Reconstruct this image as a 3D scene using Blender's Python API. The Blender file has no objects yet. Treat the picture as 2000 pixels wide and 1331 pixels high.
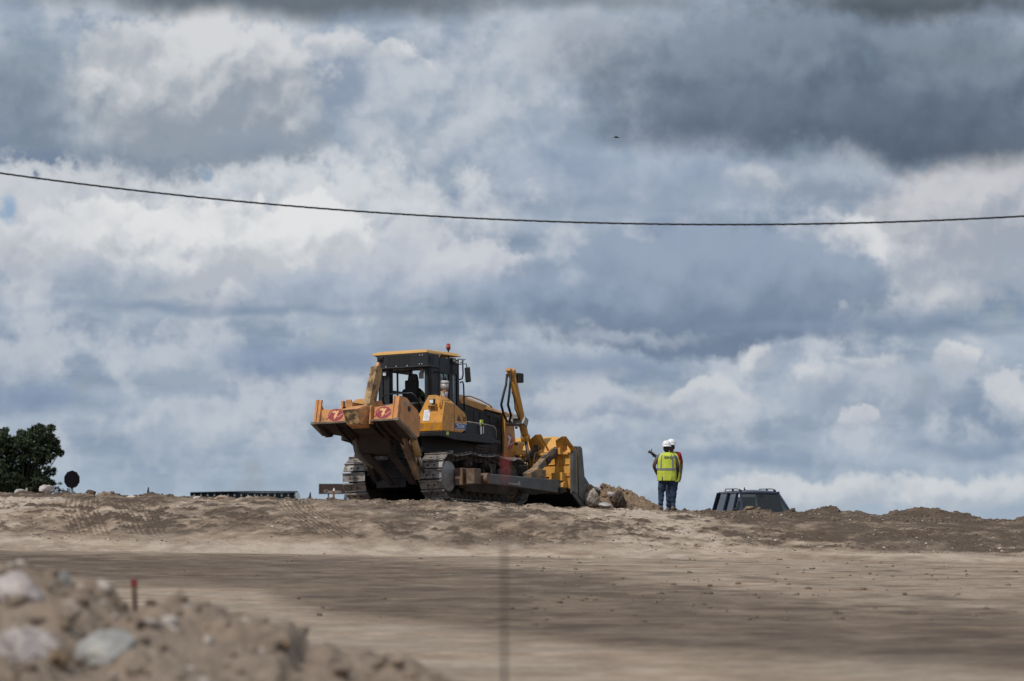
import bpy, bmesh, math, random
import numpy as np
from mathutils import Vector, Matrix, Euler
from math import radians as rad, sin, cos, pi

# ------------------------------------------------------------------ camera, sky, sun, exposure
scn = bpy.context.scene
COL = scn.collection
cam_d = bpy.data.cameras.new('camera'); cam = bpy.data.objects.new('camera', cam_d); COL.objects.link(cam)
CAM_Z = 1.1
cam.location = (0, 0, CAM_Z)
cam.rotation_euler = (rad(90) + math.atan(346.5/7500), 0, 0)
cam_d.sensor_width = 36; cam_d.lens = 135
cam_d.clip_start = 0.5; cam_d.clip_end = 20000
cam_d.dof.use_dof = True; cam_d.dof.focus_distance = 92; cam_d.dof.aperture_fstop = 2.8
scn.camera = cam
scn.view_settings.view_transform = 'Standard'; scn.view_settings.look = 'None'
scn.view_settings.exposure = 0.0; scn.view_settings.gamma = 1.0
scn.view_settings.use_curve_mapping = False
scn.cycles.use_denoising = True
scn.cycles.max_bounces = 6; scn.cycles.transparent_max_bounces = 12
SUN_EL, SUN_AZ = rad(55), rad(220)        # azimuth clockwise from +Y: behind the camera, to its left

def lin(r, g, b):
    f = lambda v: (v/255/12.92) if v/255 <= .04045 else ((v/255+.055)/1.055)**2.4
    return (f(r), f(g), f(b), 1)

class NT:
    """small helper for building shader node trees"""
    def __init__(s, tree): s.t = tree
    def new(s, typ, **kw):
        n = s.t.nodes.new(typ)
        for k, v in kw.items(): setattr(n, k, v)
        return n
    def put(s, sock, v):
        if isinstance(v, bpy.types.NodeSocket): s.t.links.new(v, sock)
        else: sock.default_value = v
    def m(s, op, a, b=0.0, c=0.0, clamp=False):
        n = s.new('ShaderNodeMath', operation=op, use_clamp=clamp)
        s.put(n.inputs[0], a); s.put(n.inputs[1], b); s.put(n.inputs[2], c)
        return n.outputs[0]
    def mix(s, f, a, b):
        n = s.new('ShaderNodeMix', data_type='RGBA')
        s.put(n.inputs[0], f); s.put(n.inputs[6], a); s.put(n.inputs[7], b)
        return n.outputs[2]
    def noise(s, vec, scale, detail=4, rough=.55, dist=0.0, lac=2.0, dim='3D'):
        n = s.new('ShaderNodeTexNoise', noise_dimensions=dim)
        s.put(n.inputs['Vector'], vec)
        n.inputs['Scale'].default_value = scale; n.inputs['Detail'].default_value = detail
        n.inputs['Roughness'].default_value = rough; n.inputs['Distortion'].default_value = dist
        n.inputs['Lacunarity'].default_value = lac
        return n.outputs['Fac'], n.outputs['Color']
    def step(s, v, lo, hi, smooth=True):
        n = s.new('ShaderNodeMapRange', interpolation_type='SMOOTHSTEP' if smooth else 'LINEAR')
        s.put(n.inputs[0], v); n.inputs[1].default_value = lo; n.inputs[2].default_value = hi
        return n.outputs[0]
    def xyz(s, x, y, z=0.0):
        n = s.new('ShaderNodeCombineXYZ'); s.put(n.inputs[0], x); s.put(n.inputs[1], y); s.put(n.inputs[2], z)
        return n.outputs[0]

world = bpy.data.worlds.new('World'); world.cycles.sampling_method = 'MANUAL'; world.cycles.sample_map_resolution = 512; scn.world = world; world.use_nodes = True
wt = world.node_tree; wt.nodes.clear(); W = NT(wt)
sky = W.new('ShaderNodeTexSky', sky_type='NISHITA'); sky.sun_disc = False
sky.sun_elevation = SUN_EL; sky.sun_rotation = SUN_AZ; sky.air_density = 1.0; sky.dust_density = 1.5
geo = W.new('ShaderNodeTexCoord')
sp = W.new('ShaderNodeSeparateXYZ'); wt.links.new(geo.outputs['Generated'], sp.inputs[0])
az = W.m('ARCTAN2', sp.outputs[0], sp.outputs[1])
el = W.m('ARCSINE', sp.outputs[2])
# sky coordinates: azimuth and elevation, one unit = 1/75 rad
U0 = W.m('MULTIPLY', az, 75.0); V0 = W.m('MULTIPLY', el, 75.0)
P0 = W.xyz(U0, V0, 3.7)
P0 = W.xyz(W.m('ADD', U0, 3.3), W.m('ADD', V0, 7.7))
_, wA = W.noise(P0, .42, 3, .5, dim='2D')
_, wB = W.noise(P0, 1.5, 6, .6, dim='2D')
_, wC = W.noise(P0, 5.0, 5, .6, dim='2D')
def warp(base, wcol, amp, k):
    s2 = W.new('ShaderNodeSeparateColor'); wt.links.new(wcol, s2.inputs[0])
    return W.m('MULTIPLY_ADD', W.m('SUBTRACT', s2.outputs[k], .5), amp, base)
U = warp(warp(warp(U0, wA, 1.4, 0), wB, .6, 0), wC, .13, 0)
V = warp(warp(warp(V0, wA, .8, 1), wB, .5, 1), wC, .12, 1)
Us = warp(U0, wA, 1.6, 0); Vs = warp(V0, wA, .8, 1)      # gentler warp for the soft cloud bases
nfine, _ = W.noise(P0, 2.6, 8, .62, dim='2D')
nmid, _ = W.noise(W.xyz(W.m('ADD', U0, 31.3), W.m('ADD', V0, 9.1)), .75, 6, .55, dim='2D')
nflat, _ = W.noise(W.xyz(W.m('MULTIPLY', U0, .28), W.m('MULTIPLY_ADD', V0, 1.3, 50.0)), .9, 6, .55, dim='2D')
def billow(u, v, sc, det=4):
    n = W.new('ShaderNodeTexNoise', noise_dimensions='2D', noise_type='RIDGED_MULTIFRACTAL'); W.put(n.inputs['Vector'], W.xyz(u, v))
    n.inputs['Scale'].default_value = sc; n.inputs['Detail'].default_value = det; n.inputs['Roughness'].default_value = .48
    n.inputs['Lacunarity'].default_value = 2.1; n.inputs['Offset'].default_value = 1.0; n.inputs['Gain'].default_value = 1.2
    return W.m('MULTIPLY', n.outputs['Fac'], -.5)
# billows: the density field compared with itself a little further towards the sun (up and to the left)
Ub = warp(warp(U0, wB, .45, 0), wC, .10, 0); Vb = warp(warp(V0, wB, .35, 1), wC, .08, 1)
b0 = billow(Ub, Vb, .75); b1 = billow(W.m('ADD', Ub, -.07), W.m('ADD', Vb, .16), .75)
f1, _ = W.noise(W.xyz(W.m('ADD', Ub, -.12), W.m('ADD', Vb, .25), 2.0), .8, 4, .5, dim='2D'); f0, _ = W.noise(W.xyz(Ub, Vb, 2.0), .8, 4, .5, dim='2D')
relief = W.m('ADD', W.m('MULTIPLY', W.m('SUBTRACT', b0, b1), .9), W.m('MULTIPLY', W.m('SUBTRACT', f0, f1), 4.0))
puff = W.m('ADD', .5, b0)
# ground tone of the overcast: blue-grey, streaky towards the horizon
base = W.mix(W.step(nflat, .3, .7), lin(136, 153, 175), lin(172, 185, 200))
base = W.mix(W.m('MULTIPLY', W.step(nmid, .42, .66), .8), base, lin(198, 205, 214))
base = W.mix(W.m('MULTIPLY', W.step(nfine, .50, .30), .2), base, lin(140, 157, 183))
base = W.mix(W.m('MULTIPLY', W.step(relief, .1, 1.2), .38), base, lin(206, 211, 218))
base = W.mix(W.m('MULTIPLY', W.step(relief, -.1, -1.1), .3), base, lin(132, 149, 170))
base = W.mix(W.m('MULTIPLY', W.step(V0, 2.0, 0.0), .7), base, lin(172, 188, 204))
cur = base
cov = W.step(nmid, .2, .38)
NSEED = [0]
def cloud(px, py, rx, ry, lt, dk, edge=.22, op=1.0, rot=0.0, warped=True, sh=(.0, 1.0), rag=.55, rel=None):
    """one cloud mass: centre and radii in hundredths of the sky grid, lit colour above, shaded colour below"""
    global cur
    cx, cy = (px-1000)/100, (1012-py)/100; rx /= 100; ry /= 100
    a, b = (U, V) if warped else (Us, Vs)
    dx = W.m('SUBTRACT', a, cx); dy = W.m('SUBTRACT', b, cy)
    if rot:
        c, s_ = cos(rad(rot)), sin(rad(rot))
        dx, dy = W.m('MULTIPLY_ADD', dx, c, W.m('MULTIPLY', dy, s_)), W.m('MULTIPLY_ADD', dx, -s_, W.m('MULTIPLY', dy, c))
    dx = W.m('DIVIDE', dx, rx); dy = W.m('DIVIDE', dy, ry)
    r = W.m('SQRT', W.m('MULTIPLY_ADD', dx, dx, W.m('MULTIPLY', dy, dy)))
    q = W.m('SUBTRACT', 1.0, r)
    q = W.m('MULTIPLY_ADD', W.m('SUBTRACT', nfine, .5), rag if warped else rag*.5, q)
    if warped: q = W.m('MULTIPLY_ADD', puff, .35, q)
    al = W.m('MULTIPLY', W.step(q, 0.0, edge), op)
    t = W.m('MULTIPLY_ADD', dx, sh[0], W.m('MULTIPLY', dy, sh[1]))
    t = W.m('MULTIPLY_ADD', W.m('SUBTRACT', nmid, .5), 1.4 if rel is None else .7, t)
    t = W.m('MULTIPLY_ADD', relief, rel if rel is not None else (.6 if warped else .3), t)
    col = W.mix(W.step(t, -.75, .65), lin(*[v-8 for v in dk]), lin(*[min(250, v+1) for v in lt]))
    cur = W.mix(al, cur, col)
# far, high layers first
cloud(860, 230, 330, 230, (196, 203, 212), (160, 175, 192), .8, .9)
cloud(1250, 330, 500, 150, (170, 184, 203), (150, 165, 190), .9, .8, warped=False)
cloud(120, 300, 260, 110, (128, 144, 166), (118, 135, 160), .6, .95, warped=False)
cloud(655, 165, 100, 95, (138, 154, 176), (144, 160, 182), .6, .8)
# white bank on the left
cloud(430, 455, 640, 190, (214, 218, 223), (176, 187, 201), .35, 1, sh=(-.2, .9))
cloud(140, 430, 190, 140, (206, 210, 216), (188, 195, 206), .25, 1)
cloud(390, 490, 290, 115, (230, 231, 232), (192, 199, 209), .2, 1, sh=(-.3, .8))
cloud(110, 500, 150, 110, (220, 222, 225), (190, 197, 208), .3, .9)
cloud(800, 500, 150, 90, (208, 212, 219), (180, 190, 204), .4, .9)
cloud(600, 470, 150, 95, (232, 233, 234), (205, 210, 216), .2, .9)
cloud(965, 528, 90, 65, (208, 211, 218), (185, 194, 208), .3, .9)
cloud(760, 540, 180, 70, (196, 202, 212), (172, 184, 201), .5, .9)
cloud(190, 560, 190, 60, (180, 190, 203), (160, 175, 193), .7, .8)
cloud(640, 575, 230, 55, (176, 187, 203), (160, 175, 194), .6, .8)
# small blue windows
cloud(8, 415, 30, 35, (140, 172, 205), (145, 176, 206), .8, .8)
cloud(385, 338, 26, 16, (150, 178, 210), (150, 178, 210), .8, .8)
# top-left cumulus with grey base
cloud(330, 200, 360, 180, (176, 186, 197), (142, 156, 172), .4, 1)
cloud(390, 165, 290, 175, (216, 218, 221), (158, 169, 182), .35, 1, sh=(-.15, 1.3), rel=.5)
cloud(470, 285, 130, 45, (148, 161, 176), (140, 154, 171), .9, .8, warped=False)
cloud(250, 100, 110, 70, (206, 209, 213), (180, 188, 198), .5, .9)
cloud(660, 85, 100, 40, (214, 216, 220), (190, 197, 207), .5, .9)
cloud(790, 92, 85, 28, (218, 220, 223), (196, 202, 211), .4, .9, rot=-18)
cloud(40, 170, 150, 150, (142, 157, 172), (126, 141, 158), .8, .85, warped=False)
# mid right: rounded blue-grey dome with a bright rim behind it
cloud(1780, 500, 280, 140, (204, 208, 214), (172, 182, 196), .4, 1, sh=(-.8, .6))
cloud(1900, 405, 260, 110, (204, 205, 210), (172, 181, 194), .35, 1, sh=(-.2, 1))
cloud(1665, 480, 85, 70, (222, 223, 226), (196, 203, 212), .35, .9, rot=-40)
cloud(1620, 350, 200, 65, (172, 183, 197), (150, 164, 182), .5, .9)
cloud(1480, 355, 90, 45, (196, 202, 210), (168, 180, 195), .6, .8)
cloud(1370, 565, 390, 140, (152, 167, 188), (122, 139, 163), .25, .95, rag=.35, rel=.2)
cloud(1060, 590, 290, 75, (158, 173, 194), (128, 146, 170), .7, .9, warped=False)
cloud(1500, 622, 460, 30, (126, 143, 167), (122, 139, 163), .9, .8, warped=False)
cloud(1110, 545, 45, 35, (180, 191, 205), (170, 182, 200), .8, .8)
# great dark cloud, upper right, and the dark strip along the top
cloud(1160, 110, 190, 100, (180, 187, 197), (160, 170, 183), .8, .95)
cloud(1640, 150, 650, 200, (132, 146, 162), (100, 114, 132), .55, 1, warped=False, sh=(-.1, .9))
cloud(1420, 235, 430, 85, (114, 128, 146), (102, 115, 133), .8, .85, warped=False)
cloud(1880, 270, 340, 90, (102, 116, 133), (94, 107, 124), .6, .95, rot=-8, warped=False)
cloud(1900, 110, 260, 45, (130, 144, 157), (118, 132, 146), 1., .7, warped=False)
cloud(1800, 10, 420, 55, (94, 104, 113), (88, 98, 107), .8, .95, warped=False)
cloud(560, -10, 700, 62, (108, 118, 127), (112, 122, 132), .7, .97, warped=False)
cloud(1180, 5, 330, 38, (130, 141, 152), (128, 139, 150), .9, .8, warped=False)
# long flat bases and the low bands towards the horizon
cloud(420, 612, 520, 17, (128, 147, 173), (132, 151, 177), .9, .6, warped=False)
cloud(1650, 640, 520, 26, (136, 152, 176), (126, 143, 168), .9, .75, warped=False)
cloud(560, 700, 320, 45, (142, 160, 186), (134, 152, 180), .9, .85, warped=False)
cloud(70, 780, 230, 42, (140, 157, 184), (132, 150, 179), .9, .8, warped=False)
cloud(1180, 715, 300, 40, (142, 158, 182), (134, 151, 178), .9, .85, warped=False)
cloud(380, 830, 250, 90, (192, 200, 210), (170, 184, 201), .6, .9)
cloud(330, 710, 120, 55, (192, 200, 210), (170, 183, 199), .6, .85)
cloud(40, 710, 75, 60, (190, 198, 208), (172, 184, 200), .6, .85)
cloud(1000, 690, 260, 26, (182, 192, 205), (164, 177, 195), .9, .8)
cloud(1180, 790, 230, 42, (192, 199, 209), (160, 174, 194), .5, .9)
cloud(1390, 780, 85, 50, (208, 212, 217), (176, 187, 202), .4, .9)
cloud(1250, 660, 200, 22, (180, 190, 203), (162, 175, 193), .9, .7)
cloud(1120, 850, 200, 40, (186, 196, 207), (162, 177, 198), .7, .8)
cloud(1500, 700, 52, 40, (214, 217, 221), (184, 193, 205), .6, .9, rot=30)
cloud(1595, 740, 47, 44, (214, 217, 221), (184, 193, 205), .6, .9)
cloud(1720, 770, 210, 75, (182, 191, 203), (158, 172, 191), .6, .85)
cloud(1870, 700, 50, 34, (212, 214, 218), (188, 196, 207), .4, .9)
cloud(1700, 708, 75, 22, (200, 205, 212), (180, 190, 203), .5, .85)
cloud(1670, 818, 42, 24, (204, 208, 215), (184, 193, 206), .4, .85)
cloud(1965, 780, 60, 55, (206, 210, 216), (182, 192, 205), .4, .9)
cloud(1450, 890, 320, 26, (144, 161, 185), (138, 156, 182), .9, .75, warped=False)
cloud(1900, 880, 210, 30, (140, 157, 181), (134, 152, 178), .9, .75, warped=False)
cloud(1560, 965, 240, 50, (212, 216, 220), (184, 195, 208), .5, .9)
cloud(1850, 970, 210, 45, (212, 216, 220), (186, 197, 209), .5, .9)
cloud(1280, 960, 180, 40, (190, 200, 211), (172, 187, 204), .7, .8)

bg1 = W.new('ShaderNodeBackground'); bg1.inputs[1].default_value = .09
wt.links.new(sky.outputs[0], bg1.inputs[0])
bg2 = W.new('ShaderNodeBackground'); wt.links.new(cur, bg2.inputs[0]); bg2.inputs[1].default_value = .93
mixs = W.new('ShaderNodeMixShader'); out = W.new('ShaderNodeOutputWorld')
wt.links.new(W.m('MULTIPLY_ADD', cov, .25, .75), mixs.inputs[0])
wt.links.new(bg1.outputs[0], mixs.inputs[1]); wt.links.new(bg2.outputs[0], mixs.inputs[2])
wt.links.new(mixs.outputs[0], out.inputs[0])

sun_d = bpy.data.lights.new('sun', 'SUN'); sun = bpy.data.objects.new('sun', sun_d); COL.objects.link(sun)
sun_d.energy = 3.0; sun_d.angle = rad(.6); sun_d.color = (1, .95, .88)
sdir = Vector((sin(SUN_AZ)*cos(SUN_EL), cos(SUN_AZ)*cos(SUN_EL), sin(SUN_EL)))
sun.rotation_euler = sdir.to_track_quat('Z', 'Y').to_euler(); sun.location = sdir*50
# ------------------------------------------------------------------ helpers
def vnoise(x, y, seed=0):
    xi = np.floor(x).astype(np.int64); yi = np.floor(y).astype(np.int64)
    fx = x-xi; fy = y-yi
    fx = fx*fx*fx*(fx*(fx*6-15)+10); fy = fy*fy*fy*(fy*(fy*6-15)+10)
    def h(a, b):
        n = (a*374761393 + b*668265263 + seed*974634777) & 0xffffffff
        n = ((n ^ (n >> 13))*1274126177) & 0xffffffff
        n = n ^ (n >> 16)
        return (n & 0xffff)/65535.0
    a = h(xi, yi); b = h(xi+1, yi); c = h(xi, yi+1); d = h(xi+1, yi+1)
    return (a+(b-a)*fx) + ((c+(d-c)*fx)-(a+(b-a)*fx))*fy
def fbm(x, y, oct=4, seed=0, gain=.5):
    s = 0; a = 1; t = 0
    for i in range(oct):
        s = s + a*vnoise(x*2**i+17.3*i, y*2**i-9.1*i, seed+i); t += a; a *= gain
    return s/t
def sm(t):
    t = np.clip(t, 0, 1); return t*t*(3-2*t)

def tag(o, label=None, cat=None, group=None, kind=None):
    if label: o['label'] = label
    if cat: o['category'] = cat
    if group: o['group'] = group
    if kind: o['kind'] = kind
    return o
def empty(name, loc=(0, 0, 0), rot=(0, 0, 0)):
    o = bpy.data.objects.new(name, None); COL.objects.link(o)
    o.location = loc; o.rotation_euler = rot; o.empty_display_size = .3
    return o
def link(name, me, mat=None, parent=None, bevel=0, smooth=False):
    o = bpy.data.objects.new(name, me); COL.objects.link(o)
    if mat:
        for mm in (mat if isinstance(mat, (list, tuple)) else [mat]): me.materials.append(mm)
    if parent: o.parent = parent
    if smooth: me.polygons.foreach_set('use_smooth', [True]*len(me.polygons))
    if bevel:
        b = o.modifiers.new('bevel', 'BEVEL'); b.width = bevel; b.segments = 2; b.limit_method = 'ANGLE'; b.angle_limit = rad(40)
    return o

class MB:
    """collects shapes in one bmesh"""
    def __init__(s): s.bm = bmesh.new(); s.mi = 0
    def face(s, vs):
        try:
            f = s.bm.faces.new(vs); f.material_index = s.mi; return f
        except ValueError: return None
    def box(s, c, d, rot=None):
        c = Vector(c); h = Vector(d)/2
        vs = []
        for x in (-1, 1):
            for y in (-1, 1):
                for z in (-1, 1):
                    p = Vector((x*h.x, y*h.y, z*h.z))
                    if rot is not None: p = rot @ p
                    vs.append(s.bm.verts.new(c+p))
        for q in ((0, 1, 3, 2), (4, 6, 7, 5), (0, 4, 5, 1), (2, 3, 7, 6), (0, 2, 6, 4), (1, 5, 7, 3)):
            s.face([vs[i] for i in q])
        return s
    def b2(s, a, b):
        return s.box([(a[i]+b[i])/2 for i in range(3)], [abs(a[i]-b[i]) for i in range(3)])
    def prism(s, pts, axis, lo, hi):
        """polygon pts in the plane across `axis` (0: (y,z), 1: (x,z), 2: (x,y)), extruded lo..hi"""
        def mk(p, v):
            return {0: (v, p[0], p[1]), 1: (p[0], v, p[1]), 2: (p[0], p[1], v)}[axis]
        A = [s.bm.verts.new(mk(p, lo)) for p in pts]; B = [s.bm.verts.new(mk(p, hi)) for p in pts]
        n = len(pts)
        s.face(A); s.face(B[::-1])
        for i in range(n): s.face([A[i], B[i], B[(i+1) % n], A[(i+1) % n]])
        return s
    def bar(s, p0, p1, w, h, up=(0, 0, 1)):
        p0 = Vector(p0); p1 = Vector(p1); d = p1-p0; L = d.length; d.normalize()
        x = d.cross(Vector(up)).normalized(); z = x.cross(d).normalized()
        R = Matrix((x, d, z)).transposed()
        return s.box((p0+p1)/2, (w, L, h), R)
    def cyl(s, p0, p1, r0, r1=None, n=20, cap=True):
        r1 = r0 if r1 is None else r1
        p0 = Vector(p0); p1 = Vector(p1); d = (p1-p0).normalized()
        a = d.orthogonal().normalized(); b = d.cross(a)
        A = []; B = []
        for i in range(n):
            t = 2*pi*i/n; v = a*cos(t)+b*sin(t)
            A.append(s.bm.verts.new(p0+v*r0)); B.append(s.bm.verts.new(p1+v*r1))
        for i in range(n):
            f = s.face([A[i], A[(i+1) % n], B[(i+1) % n], B[i]])
            if f: f.smooth = True
        if cap: s.face(A[::-1]); s.face(B)
        return s
    def tube(s, pts, r, n=10):
        pts = [Vector(p) for p in pts]; rings = []
        prev = None
        for i, p in enumerate(pts):
            d = (pts[min(i+1, len(pts)-1)]-pts[max(i-1, 0)]).normalized()
            a = d.orthogonal().normalized() if prev is None else (prev-d*prev.dot(d)).normalized()
            prev = a; b = d.cross(a); rr = r[i] if isinstance(r, (list, tuple)) else r
            rings.append([s.bm.verts.new(p+(a*cos(2*pi*k/n)+b*sin(2*pi*k/n))*rr) for k in range(n)])
        for A, B in zip(rings, rings[1:]):
            for k in range(n):
                f = s.face([A[k], A[(k+1) % n], B[(k+1) % n], B[k]])
                if f: f.smooth = True
        s.face(rings[0][::-1]); s.face(rings[-1]); return s
    def rings(s, rs, closed_caps=True, smooth=True):
        """loft through lists of points"""
        R = [[s.bm.verts.new(p) for p in r] for r in rs]; n = len(R[0])
        for A, B in zip(R, R[1:]):
            for k in range(n):
                f = s.face([A[k], A[(k+1) % n], B[(k+1) % n], B[k]])
                if f: f.smooth = smooth
        if closed_caps: s.face(R[0][::-1]); s.face(R[-1])
        return s
    def hull(s, pts):
        vs = [s.bm.verts.new(p) for p in pts]
        r = bmesh.ops.convex_hull(s.bm, input=vs)
        for g in r['geom']:
            if isinstance(g, bmesh.types.BMFace): g.material_index = s.mi
        dead = [g for g in r['geom_interior'] if isinstance(g, bmesh.types.BMVert)]
        if dead: bmesh.ops.delete(s.bm, geom=dead, context='VERTS')
        return s
    def build(s, name, mat=None, parent=None, bevel=0, smooth=False, dissolve=False):
        if dissolve: bmesh.ops.dissolve_limit(s.bm, angle_limit=rad(1), verts=s.bm.verts, edges=s.bm.edges)
        bmesh.ops.recalc_face_normals(s.bm, faces=s.bm.faces)
        me = bpy.data.meshes.new(name); s.bm.to_mesh(me); s.bm.free()
        return link(name, me, mat, parent, bevel, smooth)

def evaluated(o):
    """bake the modifiers of an object into its mesh"""
    dg = bpy.context.evaluated_depsgraph_get()
    me = bpy.data.meshes.new_from_object(o.evaluated_get(dg))
    o.modifiers.clear(); o.data = me
    return o
def text_mesh(name, txt, size, mat, parent, M, depth=.004, squeeze=1.0, bold=.0):
    cu = bpy.data.curves.new(name, 'FONT'); cu.body = txt; cu.size = size
    cu.align_x = 'CENTER'; cu.align_y = 'CENTER'; cu.extrude = depth/2; cu.offset = bold
    t = bpy.data.objects.new(name, cu); COL.objects.link(t)
    dg = bpy.context.evaluated_depsgraph_get()
    me = bpy.data.meshes.new_from_object(t.evaluated_get(dg))
    bpy.data.objects.remove(t)
    me.transform(Matrix.Diagonal((squeeze, 1, 1, 1))); me.transform(M)
    me.materials.clear()
    return link(name, me, mat, parent)

def mat(name, col, rough=.6, metal=0.0, var=.25, scale=3.0, dirt=None, dirt_amt=.5, dirt_scale=2.0, low=None, bump=.0,
        bscale=40, coat=0.0, detail=6, spec=.5):
    """painted / worn surface: base colour with broad variation, blotches of dirt, fine bump"""
    m = bpy.data.materials.new(name); m.use_nodes = True; T = NT(m.node_tree)
    bs = m.node_tree.nodes['Principled BSDF']
    tc = T.new('ShaderNodeTexCoord').outputs['Object']
    f, _ = T.noise(tc, scale, detail, .6)
    c = col if len(col) == 4 else (*col, 1)
    dark = tuple(v*(1-var) for v in c[:3])+(1,); light = tuple(min(1, v*(1+var*.8)) for v in c[:3])+(1,)
    out = T.mix(T.step(f, .3, .7), dark, light)
    if dirt:
        g, _ = T.noise(tc, dirt_scale, 9, .68)
        amt = T.step(g, .62-.3*dirt_amt, .78-.3*dirt_amt)
        if low is not None:      # mud thrown up from below: heavier towards the tracks
            s2 = T.new('ShaderNodeSeparateXYZ'); m.node_tree.links.new(tc, s2.inputs[0])
            zz = T.m('MULTIPLY_ADD', T.m('SUBTRACT', g, .5), .9, s2.outputs[2])
            amt = T.m('MAXIMUM', amt, T.m('SUBTRACT', 1.0, T.step(zz, low[0], low[1])))
        out = T.mix(T.m('MULTIPLY', amt, .85), out, (*dirt[:3], 1))
        m.node_tree.links.new(T.m('MULTIPLY_ADD', amt, .3, rough, clamp=True), bs.inputs['Roughness'])
    else:
        m.node_tree.links.new(T.m('MULTIPLY_ADD', T.m('SUBTRACT', f, .5), .3, rough, clamp=True), bs.inputs['Roughness'])
    m.node_tree.links.new(out, bs.inputs['Base Color'])
    bs.inputs['Metallic'].default_value = metal
    bs.inputs['Coat Weight'].default_value = coat
    bs.inputs['Specular IOR Level'].default_value = spec
    if bump:
        h, _ = T.noise(tc, bscale, 8, .65)
        b = T.new('ShaderNodeBump'); b.inputs['Strength'].default_value = 1; b.inputs['Distance'].default_value = bump
        m.node_tree.links.new(h, b.inputs['Height']); m.node_tree.links.new(b.outputs[0], bs.inputs['Normal'])
    return m

# ------------------------------------------------------------------ ground
CX = np.array([-40, -12, -4.8, -1.68, 1.8, 3.6, 7.2, 12, 40.])
CPY = np.array([961, 966, 976.5, 985, 995, 1001, 1007, 1019, 1020.])
def crest_d(x): return np.interp(x, [-12, -2, 2, 5, 12], [87, 87, 88.5, 92.5, 93])
def base_z(x, y):
    dc = crest_d(x)
    zc = 1.1+(1012-np.interp(x, CX, CPY))/7500*dc
    d0 = 76+1.2*(fbm(x*.15, y*0, 2, 5)-.5)
    z0 = np.interp(x, [-12, 0, 12], [.50, .36, .22])
    front = z0*sm((y-38)/(d0-38))
    t = (y-d0)/(dc-d0)
    slope = z0+(zc-z0)*np.sin(np.clip(t, 0, 1)*pi/2)**1.05
    u = np.clip(y-dc, 0, 60)
    back = zc-(.010*u+.001*u*u)
    z = np.where(y < d0, front, np.where(y < dc, slope, back))
    w = np.exp(-(np.hypot(x-3.95, (y-95.9)*.8)/.85)**4)
    z = z*(1-w)+1.282*w
    far = sm((y-140)/200)
    z = z*(1-far)+(-3.2)*far
    return z
LUMPS = [(7.55, 93.2, .55, .12), (8.0, 93.5, .5, .12), (8.5, 93.4, .35, .10), (9.2, 93.6, .3, .10), (9.75, 93.3, .5, .17), (10.2, 93.4, .45, .18), (10.35, 93.0, .2, .10),
         (10.9, 93.2, .35, .11), (5.95, 92.6, .3, .11), (6.6, 92.8, .22, .05), (-9.6, 86.6, .18, .07), (-9.1, 86.9, .2, .09),
         (-8.2, 86.7, .3, .06), (-10.9, 86.8, .3, .06), (4.9, 92.3, .15, .05), (-3.6, 87.2, .3, .05), (-5.6, 87.0, .25, .05)]
TR = [((-9.6, 86), (-9.2, 82), (-8.5, 78), (-7.6, 75.5)), ((-8.9, 86), (-8.0, 82), (-7.4, 78.5), (-6.4, 76)),
      ((-5.0, 86.5), (-4.6, 83), (-3.6, 79), (-2.0, 76)), ((-3.0, 87), (-1.6, 83), (.2, 79.5), (2.2, 77)),
      ((4.6, 91.5), (5.4, 87), (6.6, 82), (8.0, 78)), ((6.4, 91.5), (7.4, 87), (8.9, 82), (10.6, 78))]
def track_dist(x, y):
    """distance to the nearest wheel track and the distance along it"""
    best = np.full(x.shape, 99.); al = np.zeros(x.shape)
    for path in TR:
        p = [np.array(q, float) for q in path]; acc = 0
        for a, b in zip(p, p[1:]):
            for k in range(4):
                s0 = a+(b-a)*k/4; s1 = a+(b-a)*(k+1)/4
                d = s1-s0; L = np.hypot(*d)
                t = np.clip(((x-s0[0])*d[0]+(y-s0[1])*d[1])/L**2, 0, 1)
                r = np.hypot(x-s0[0]-t*d[0], y-s0[1]-t*d[1])
                m = r < best
                best = np.where(m, r, best); al = np.where(m, acc+t*L, al); acc += L
    return best, al
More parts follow.
